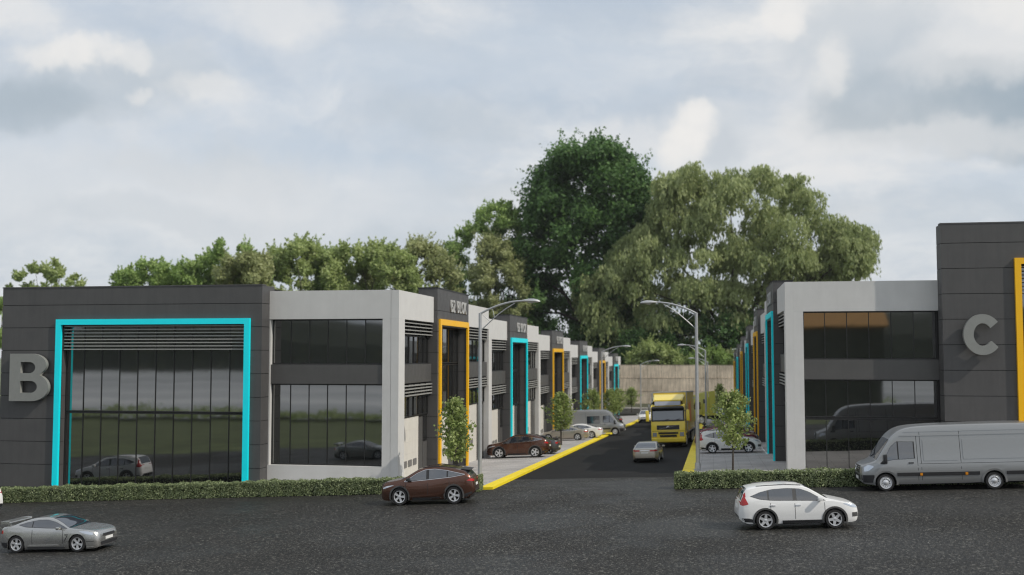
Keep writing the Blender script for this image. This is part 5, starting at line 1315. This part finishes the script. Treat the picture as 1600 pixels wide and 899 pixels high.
# ------------------------------------------------------------------ trees
def limbs(r, base, targets, r0, h0, wob=0.3, name='trunk'):
    """tapered trunk with limbs bending to the targets"""
    b = MB(); base = Vector(base)
    top = Vector((base.x+random.uniform(-.02, .02)*h0, base.y, base.z+h0))
    b.tube([base, base.lerp(top, .25)+Vector((r0*.2, 0, 0)), base.lerp(top, .6), top], [r0*1.35, r0, r0*.8, r0*.6], 10)
    for t in targets:
        t = Vector(t); s = base.lerp(top, random.uniform(0.55, 1.0)); m = s.lerp(t, .5)+Vector((random.uniform(-1, 1), random.uniform(-1, 1), random.uniform(.2, 1)))*wob*(t-s).length*.3
        b.tube([s, s.lerp(m, .6), m, m.lerp(t, .55), t], [r0*.42, r0*.33, r0*.24, r0*.15, r0*.05], 6, cap=False)
    return b.build(name, bark_m, r, True, 60)
def blob_tree(label, cat_name, x, y, z, blobs, lm, n, leaf, aspect=0.6, trunk_r=0.5, trunk_h=8, group=None, shell=0.55, spray=3.0, up=0.3, nm='broadleaf_tree'):
    r = thing(nm, label, cat_name, (x, y, z), group)
    B = np.array(blobs, float); vol = B[:, 3]**2; pick = RNG.choice(len(B), n, p=vol/vol.sum())
    d = RNG.normal(0, 1, (n, 3)); d /= np.linalg.norm(d, axis=1, keepdims=True)
    rad = np.abs(RNG.normal(0.62, 0.34, n)); rad = np.where(rad > 1.35, RNG.random(n), rad)
    sc = B[pick, 3:4]*np.array([1.0, 1.0, 0.78])
    cen = B[pick, :3]+d*sc*rad[:, None]
    nrm = d*0.8+RNG.normal(0, 0.6, (n, 3)); nrm[:, 2] += up
    size = leaf*RNG.uniform(0.6, 1.3, n)
    lv0 = None
    if spray:                                                  # feathery shoots breaking the outline
        ns = int(len(B)*spray); pk = RNG.choice(len(B), ns); sd = RNG.normal(0, 1, (ns, 3))*np.array([1, .7, .6]); sd[:, 2] = np.abs(sd[:, 2])+0.9*up+0.55; sd /= np.linalg.norm(sd, axis=1, keepdims=True)
        m = 34; t = RNG.random((ns, m)); L = B[pk, 3]*RNG.uniform(1.0, 2.3, ns)
        c2 = B[pk, None, :3]+sd[:, None, :]*(L[:, None]*t)[:, :, None]+RNG.normal(0, 1, (ns, m, 3))*(B[pk, 3]*0.16)[:, None, None]*(1.15-t)[:, :, None]
        c2 = c2.reshape(-1, 3); k = len(c2); cen = np.concatenate([cen, c2]); nrm = np.concatenate([nrm, RNG.normal(0, 1, (k, 3))]); size = np.concatenate([size, leaf*RNG.uniform(.5, .95, k)])
        pick = np.concatenate([pick, np.repeat(pk, m)]); d = np.concatenate([d, np.repeat(sd, m, 0)]); n += k
    V = leaf_quads(cen, nrm, size, aspect)
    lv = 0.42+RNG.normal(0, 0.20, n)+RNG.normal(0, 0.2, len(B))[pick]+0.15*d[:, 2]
    limbs(r, (0, 0, 0), [tuple(q[:3]) for q in B[RNG.choice(len(B), min(len(B), 12), replace=False)]], trunk_r, trunk_h)
    quads_mesh('crown', V, lv, lm, r)
    return r
def egg(h0, h1, w, n, r0, r1, power=1.0, flat=1.0, jitter=1.0):
    """blob list filling an egg between heights h0 and h1, half width w"""
    out = []
    for i in range(n):
        t = (i+0.5)/n; zz = h0+(h1-h0)*t
        prof = math.sin(PI*min(1, max(0.04, t))**power)**0.6
        a = i*2.39996+random.uniform(-.4, .4); q = w*prof*math.sqrt(random.uniform(0.35, 1.0))
        out.append((math.cos(a)*q*jitter, math.sin(a)*q*flat, zz+random.uniform(-1, 1)*r0*.4, random.uniform(r0, r1)*(0.65+0.35*prof)))
    return out
def at(px, Y): 
    r = M_c @ Vector((px-800.0, -105.5*0+0, FPX)); v = M_c @ Vector((px-800.0, 555-449.5, FPX)); return v.x*Y/v.y
def zat(px, py, Y):
    v = M_c @ Vector((px-800.0, py-449.5, FPX)); return CAM_Z+v.z*Y/v.y
SCALE = lambda Y: Y/FPX*1.0

def traced_blobs(Y, outline, n, r0, r1, depth, z0, jit=0.5):
    """blobs filling a silhouette given as [(py, px_left, px_right)], in the tree's own frame at distance Y"""
    xc = sum((at((a+b)/2, Y) for _, a, b in outline))/len(outline)
    ys = [o[0] for o in outline]; out = []
    zt = [zat(800, p, Y) for p in ys]
    wts = [max(1.0, b-a) for _, a, b in outline]
    for i in range(n):
        u = random.random(); py = random.choices(ys, wts)[0]+random.uniform(-14, 14); py = min(max(py, min(ys)), max(ys))
        l = np.interp(py, ys, [o[1] for o in outline]); r_ = np.interp(py, ys, [o[2] for o in outline])
        rad = random.uniform(r0, r1); rp = rad/(Y/FPX)
        if r_-l < 2.2*rp: px = (l+r_)/2; rad = max(0.6, (r_-l)/2*(Y/FPX)*0.9)
        else:
            px = random.uniform(l+rp, r_-rp) if random.random() < 0.55 else random.choice((l+rp, r_-rp))+random.uniform(-4, 4)
        px += random.gauss(0, 0.45)*rp*jit; py += random.gauss(0, 0.5)*rp*jit
        f = (px-(l+r_)/2)/max(1, (r_-l)/2); dd = depth*math.sqrt(max(0.05, 1-f*f))
        z = zat(px, py, Y)
        if py-min(ys) < rp*0.8: z -= rad*0.6
        out.append((at(px, Y)-xc, random.uniform(-dd, dd), z-z0, rad))
    return xc, out
GB = 'trees beyond the end wall'
# big dark maple
o = [(226, 900, 975), (240, 868, 1000), (270, 842, 1015), (300, 838, 1026), (330, 820, 1024), (360, 812, 1018), (400, 803, 1010), (440, 800, 1000), (480, 800, 1005), (520, 805, 1010), (560, 815, 1000)]
xc, bl = traced_blobs(272, o, 300, 2.4, 5.0, 13, -4.2)
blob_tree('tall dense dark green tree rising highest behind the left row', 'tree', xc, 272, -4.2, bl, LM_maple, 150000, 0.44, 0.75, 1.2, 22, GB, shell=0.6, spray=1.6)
# willow with hanging strands
def willow(label, Y, outline, nblob, n, z0):
    xc, bl = traced_blobs(Y, outline, nblob, 1.8, 4.4, 12, z0, 0.85)
    r = thing('willow_tree', label, 'tree', (xc, Y, z0), GB)
    B = np.array(bl)
    V = []; lv = []
    ns = n//16
    pick = RNG.choice(len(B), ns, p=B[:, 3]**2/(B[:, 3]**2).sum()); bv = RNG.normal(0, 0.2, len(B))
    d = RNG.normal(0, 1, (ns, 3)); d /= np.linalg.norm(d, axis=1, keepdims=True); d[:, 2] = np.abs(d[:, 2])*0.9
    start = B[pick, :3]+d*B[pick, 3:4]*np.array([1, 1, 0.75])*RNG.uniform(0.6, 1.05, (ns, 1))
    ln = RNG.uniform(1.2, 5.5, ns)*B[pick, 3]/4
    for k in range(16):
        t = RNG.random(ns)
        out = np.sqrt(t)*0.9
        c = start.copy(); c[:, 0] += d[:, 0]*out*1.1; c[:, 1] += d[:, 1]*out*1.1; c[:, 2] -= ln*t; c += RNG.normal(0, 0.38, c.shape)
        nrm = d*0.7+RNG.normal(0, 0.5, (ns, 3)); nrm[:, 2] *= 0.4
        nrm /= np.linalg.norm(nrm, axis=1, keepdims=True)
        a = np.stack([RNG.normal(0, 0.25, ns)+d[:, 0]*0.2, RNG.normal(0, 0.25, ns), -np.ones(ns)], 1); a -= nrm*(a*nrm).sum(1, keepdims=True); a /= np.linalg.norm(a, axis=1, keepdims=True)
        b = np.cross(nrm, a); s = (0.46*RNG.uniform(0.6, 1.4, ns))[:, None]
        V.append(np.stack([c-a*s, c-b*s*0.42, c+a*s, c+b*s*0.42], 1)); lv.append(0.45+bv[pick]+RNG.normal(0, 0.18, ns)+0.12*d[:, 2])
    tg = [tuple(q[:3]) for q in B[RNG.choice(len(B), 26, replace=False)]]
    limbs(r, (0, 0, 0), tg, 1.0, 17, 0.5)
    quads_mesh('crown', np.concatenate(V), np.concatenate(lv), LM_willow, r)
    return r
o = [(268, 1045, 1110), (275, 1040, 1262), (300, 1030, 1270), (325, 1025, 1262), (345, 1020, 1300), (365, 1000, 1350), (385, 985, 1362), (400, 965, 1360), (420, 945, 1350), (440, 930, 1310), (460, 905, 1290), (490, 900, 1280), (520, 960, 1270), (550, 990, 1260)]
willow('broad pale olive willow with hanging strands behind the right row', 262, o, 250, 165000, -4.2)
# left background row: (outline, material, leaf count, label)
def bg(label, Y, outline, nb, r0, r1, lm, n, leaf=0.55, nm='broadleaf_tree', depth=6, shell=0.5, spray=4.5):
    outline = [(p+7, a, b) for p, a, b in outline]
    xc, bl = traced_blobs(Y, outline, int(nb*2.6), r0*0.55, r1*0.75, depth, site_z(-20, 200)-0.3, 1.0)
    blob_tree(label, 'tree', xc, Y, site_z(-20, 200)-0.3, bl, lm, int(n*2.2), leaf*0.72, 0.6, 0.45, 9, GB, shell=shell, nm=nm, spray=spray)
bg('feathery green tree leaning left of the tall dark tree', 268, [(308, 775, 795), (330, 755, 806), (345, 738, 818), (365, 715, 822), (385, 696, 825), (410, 694, 828), (440, 700, 830), (480, 705, 832), (520, 720, 832)], 60, 1.4, 3.0, LM_fresh, 20000, 0.5)
bg('olive brown bush-headed tree below the feathery tree', 262, [(372, 760, 800), (400, 745, 815), (430, 735, 820), (470, 735, 822), (520, 740, 825)], 34, 1.8, 3.2, LM_brown, 14000, 0.5)
bg('thin brownish tree at the right end of the left treeline', 225, [(372, 610, 655), (388, 575, 690), (405, 560, 702), (430, 556, 708), (460, 560, 715), (490, 565, 720)], 46, 1.5, 2.8, LM_brown, 15000, 0.5)
bg('grey green tree over the white corner bay', 218, [(378, 545, 600), (392, 520, 640), (410, 505, 650), (440, 500, 660), (470, 500, 665)], 40, 1.5, 2.6, LM_mid, 14000, 0.5)
bg('light green tree standing over the letter B roof edge', 214, [(375, 455, 485), (388, 435, 510), (405, 424, 530), (430, 420, 535), (470, 420, 540)], 36, 1.5, 2.6, LM_mid, 13000, 0.5)
bg('yellow green tree between the two mid-height trees', 220, [(388, 500, 530), (405, 492, 545), (430, 488, 555), (470, 486, 560)], 24, 1.3, 2.3, LM_fresh, 8000, 0.48)
bg('rich green tree with a pointed top over the charcoal roof', 208, [(377, 350, 370), (386, 338, 390), (400, 312, 408), (415, 290, 415), (440, 270, 418), (470, 270, 418)], 40, 1.2, 2.3, LM_fresh, 14000, 0.46)
bg('olive tree in front of the pointed green tree', 200, [(392, 375, 405), (405, 350, 415), (425, 338, 418), (460, 336, 420)], 24, 1.3, 2.2, LM_brown, 9000, 0.46)
bg('spiky light green tree above the cyan portal', 205, [(402, 222, 262), (415, 190, 290), (430, 178, 315), (450, 170, 322), (470, 170, 322)], 34, 1.0, 2.0, LM_fresh, 11000, 0.45)
bg('short bright green bush tree over the middle of the charcoal roof', 212, [(412, 258, 290), (425, 245, 325), (445, 240, 340), (470, 240, 340)], 22, 1.2, 2.0, LM_fresh, 8000, 0.45)
bg('sparse pale green tree at the far left over the roof', 200, [(408, 58, 84), (425, 30, 110), (440, 10, 122), (470, 5, 125)], 26, 0.8, 1.5, LM_mid, 6500, 0.42)
bg('yellow green tree at the left edge beside the charcoal wall', 190, [(455, -40, -8), (480, -50, 3), (520, -55, 5)], 16, 1.0, 1.8, LM_fresh, 5000, 0.42)
bg('dark bushy tree beneath the tall dark tree', 285, [(470, 640, 800), (500, 700, 1000), (540, 740, 1060), (565, 760, 1080)], 60, 3.0, 5.0, LM_maple, 20000, 0.65, depth=9)
bg('bright green shrub over the right part of the end wall', 247, [(545, 1085, 1130), (556, 1075, 1150), (570, 1072, 1155)], 22, 1.2, 1.9, LM_fresh, 7000, 0.36, 'shrub', 2)
bg('pale green shrub over the left part of the end wall', 247, [(535, 1000, 1040), (550, 985, 1065), (570, 975, 1070)], 26, 1.2, 2.0, LM_mid, 8000, 0.36, 'shrub', 2)
bg('dark green undergrowth tree behind the end wall', 256, [(490, 1040, 1180), (520, 970, 1200), (550, 960, 1210), (575, 955, 1215)], 50, 2.0, 3.5, LM_maple, 15000, 0.5, depth=4)

def street_tree(label, x, y, h, w, n, src=None):
    z = site_z(x, y)+0.1
    if src is not None:
        o = copy_tree(src); o['label'] = label; o.location = (x, y, z); o.scale = (w/src['w0'], w/src['w0'], h/src['h0']); o.rotation_euler = (0, 0, random.uniform(0, 6)); return o
    r = thing('street_tree', label, 'tree', (x, y, z), 'young street trees along the pavements'); r['w0'] = w; r['h0'] = h
    b = MB(); b.tube([(0, 0, 0), (0.02, 0, h*.3), (0, 0.02, h*.6), (0, 0, h*.97)], [0.06, 0.045, 0.03, 0.008], 8)
    tw = []
    for i in range(46):
        t = 0.30+0.66*i/46; zz = h*t; wid = w*(math.sin(PI*min(1, (t-0.22)/0.80)**0.72)**0.85)*random.uniform(0.65, 1.12); a = i*2.4+random.uniform(-.5, .5)
        e = Vector((math.cos(a)*wid, math.sin(a)*wid, zz+wid*0.55)); s = Vector((0, 0, zz-wid*.15)); b.tube([s, s.lerp(e, .5)+Vector((0, 0, -.05)), e], [.016, .010, .004], 5, cap=False); tw.append((s, e))
    b.build('trunk', bark_m, r, True, 60)
    T = np.array([list(s)+list(e) for s, e in tw]); pk = RNG.integers(0, len(T), n); u = RNG.uniform(0.25, 1.05, n)[:, None]
    cen = T[pk, :3]*(1-u)+T[pk, 3:]*u+RNG.normal(0, 0.10+0.0*u, (n, 3))
    nrm = RNG.normal(0, 1, (n, 3)); nrm[:, 2] += .5
    quads_mesh('crown', leaf_quads(cen, nrm, RNG.uniform(0.055, 0.11, n), 0.66), RNG.normal(.45, .25, n)+RNG.normal(0, .12, len(T))[pk], LM_street, r)
    return r
s0 = street_tree('young street tree on the left pavement beside the first amber portal', -12.35, 51.9, 4.3, 0.92, 2800)
s1 = street_tree('young street tree on the right pavement in front of the parked white SUV', 1.0, 58.9, 4.15, 1.15, 2900); 
street_tree('young street tree at the left bay edge before the grey van', -12.5, 90.8, 4.4, 1.25, 0, s0)
street_tree('young street tree showing over the roof of the grey van', -13.6, 125.0, 4.6, 1.4, 0, s1)
street_tree('young street tree beyond the grey van by the far amber portal', -12.9, 140.0, 4.6, 1.3, 0, s0)
street_tree('young street tree beside the last cyan portal on the left', -12.9, 152.0, 4.6, 1.3, 0, s1)
street_tree('small lone street tree before the end wall left of the far lamp', -14.6, 200.0, 4.6, 1.5, 0, s0)
street_tree('dark young street tree behind the lime truck tractor', 1.0, 160.0, 4.8, 1.1, 0, s1)

def haze():
    m = bpy.data.materials.new('thin_haze'); m.use_nodes = True; t = NT(m.node_tree); t.n.remove(t.n['Principled BSDF'])
    v = t.new('ShaderNodeVolumePrincipled'); v.inputs['Color'].default_value = (0.93, 0.96, 1.0, 1); v.inputs['Density'].default_value = 0.00008
    t.l.new(v.outputs[0], t.n['Material Output'].inputs['Volume'])
    MB().box(-3600, 3600, -3600, 3600, -20, 66).build('haze', m)['kind'] = 'stuff'
haze()
bpy.context.view_layer.update()
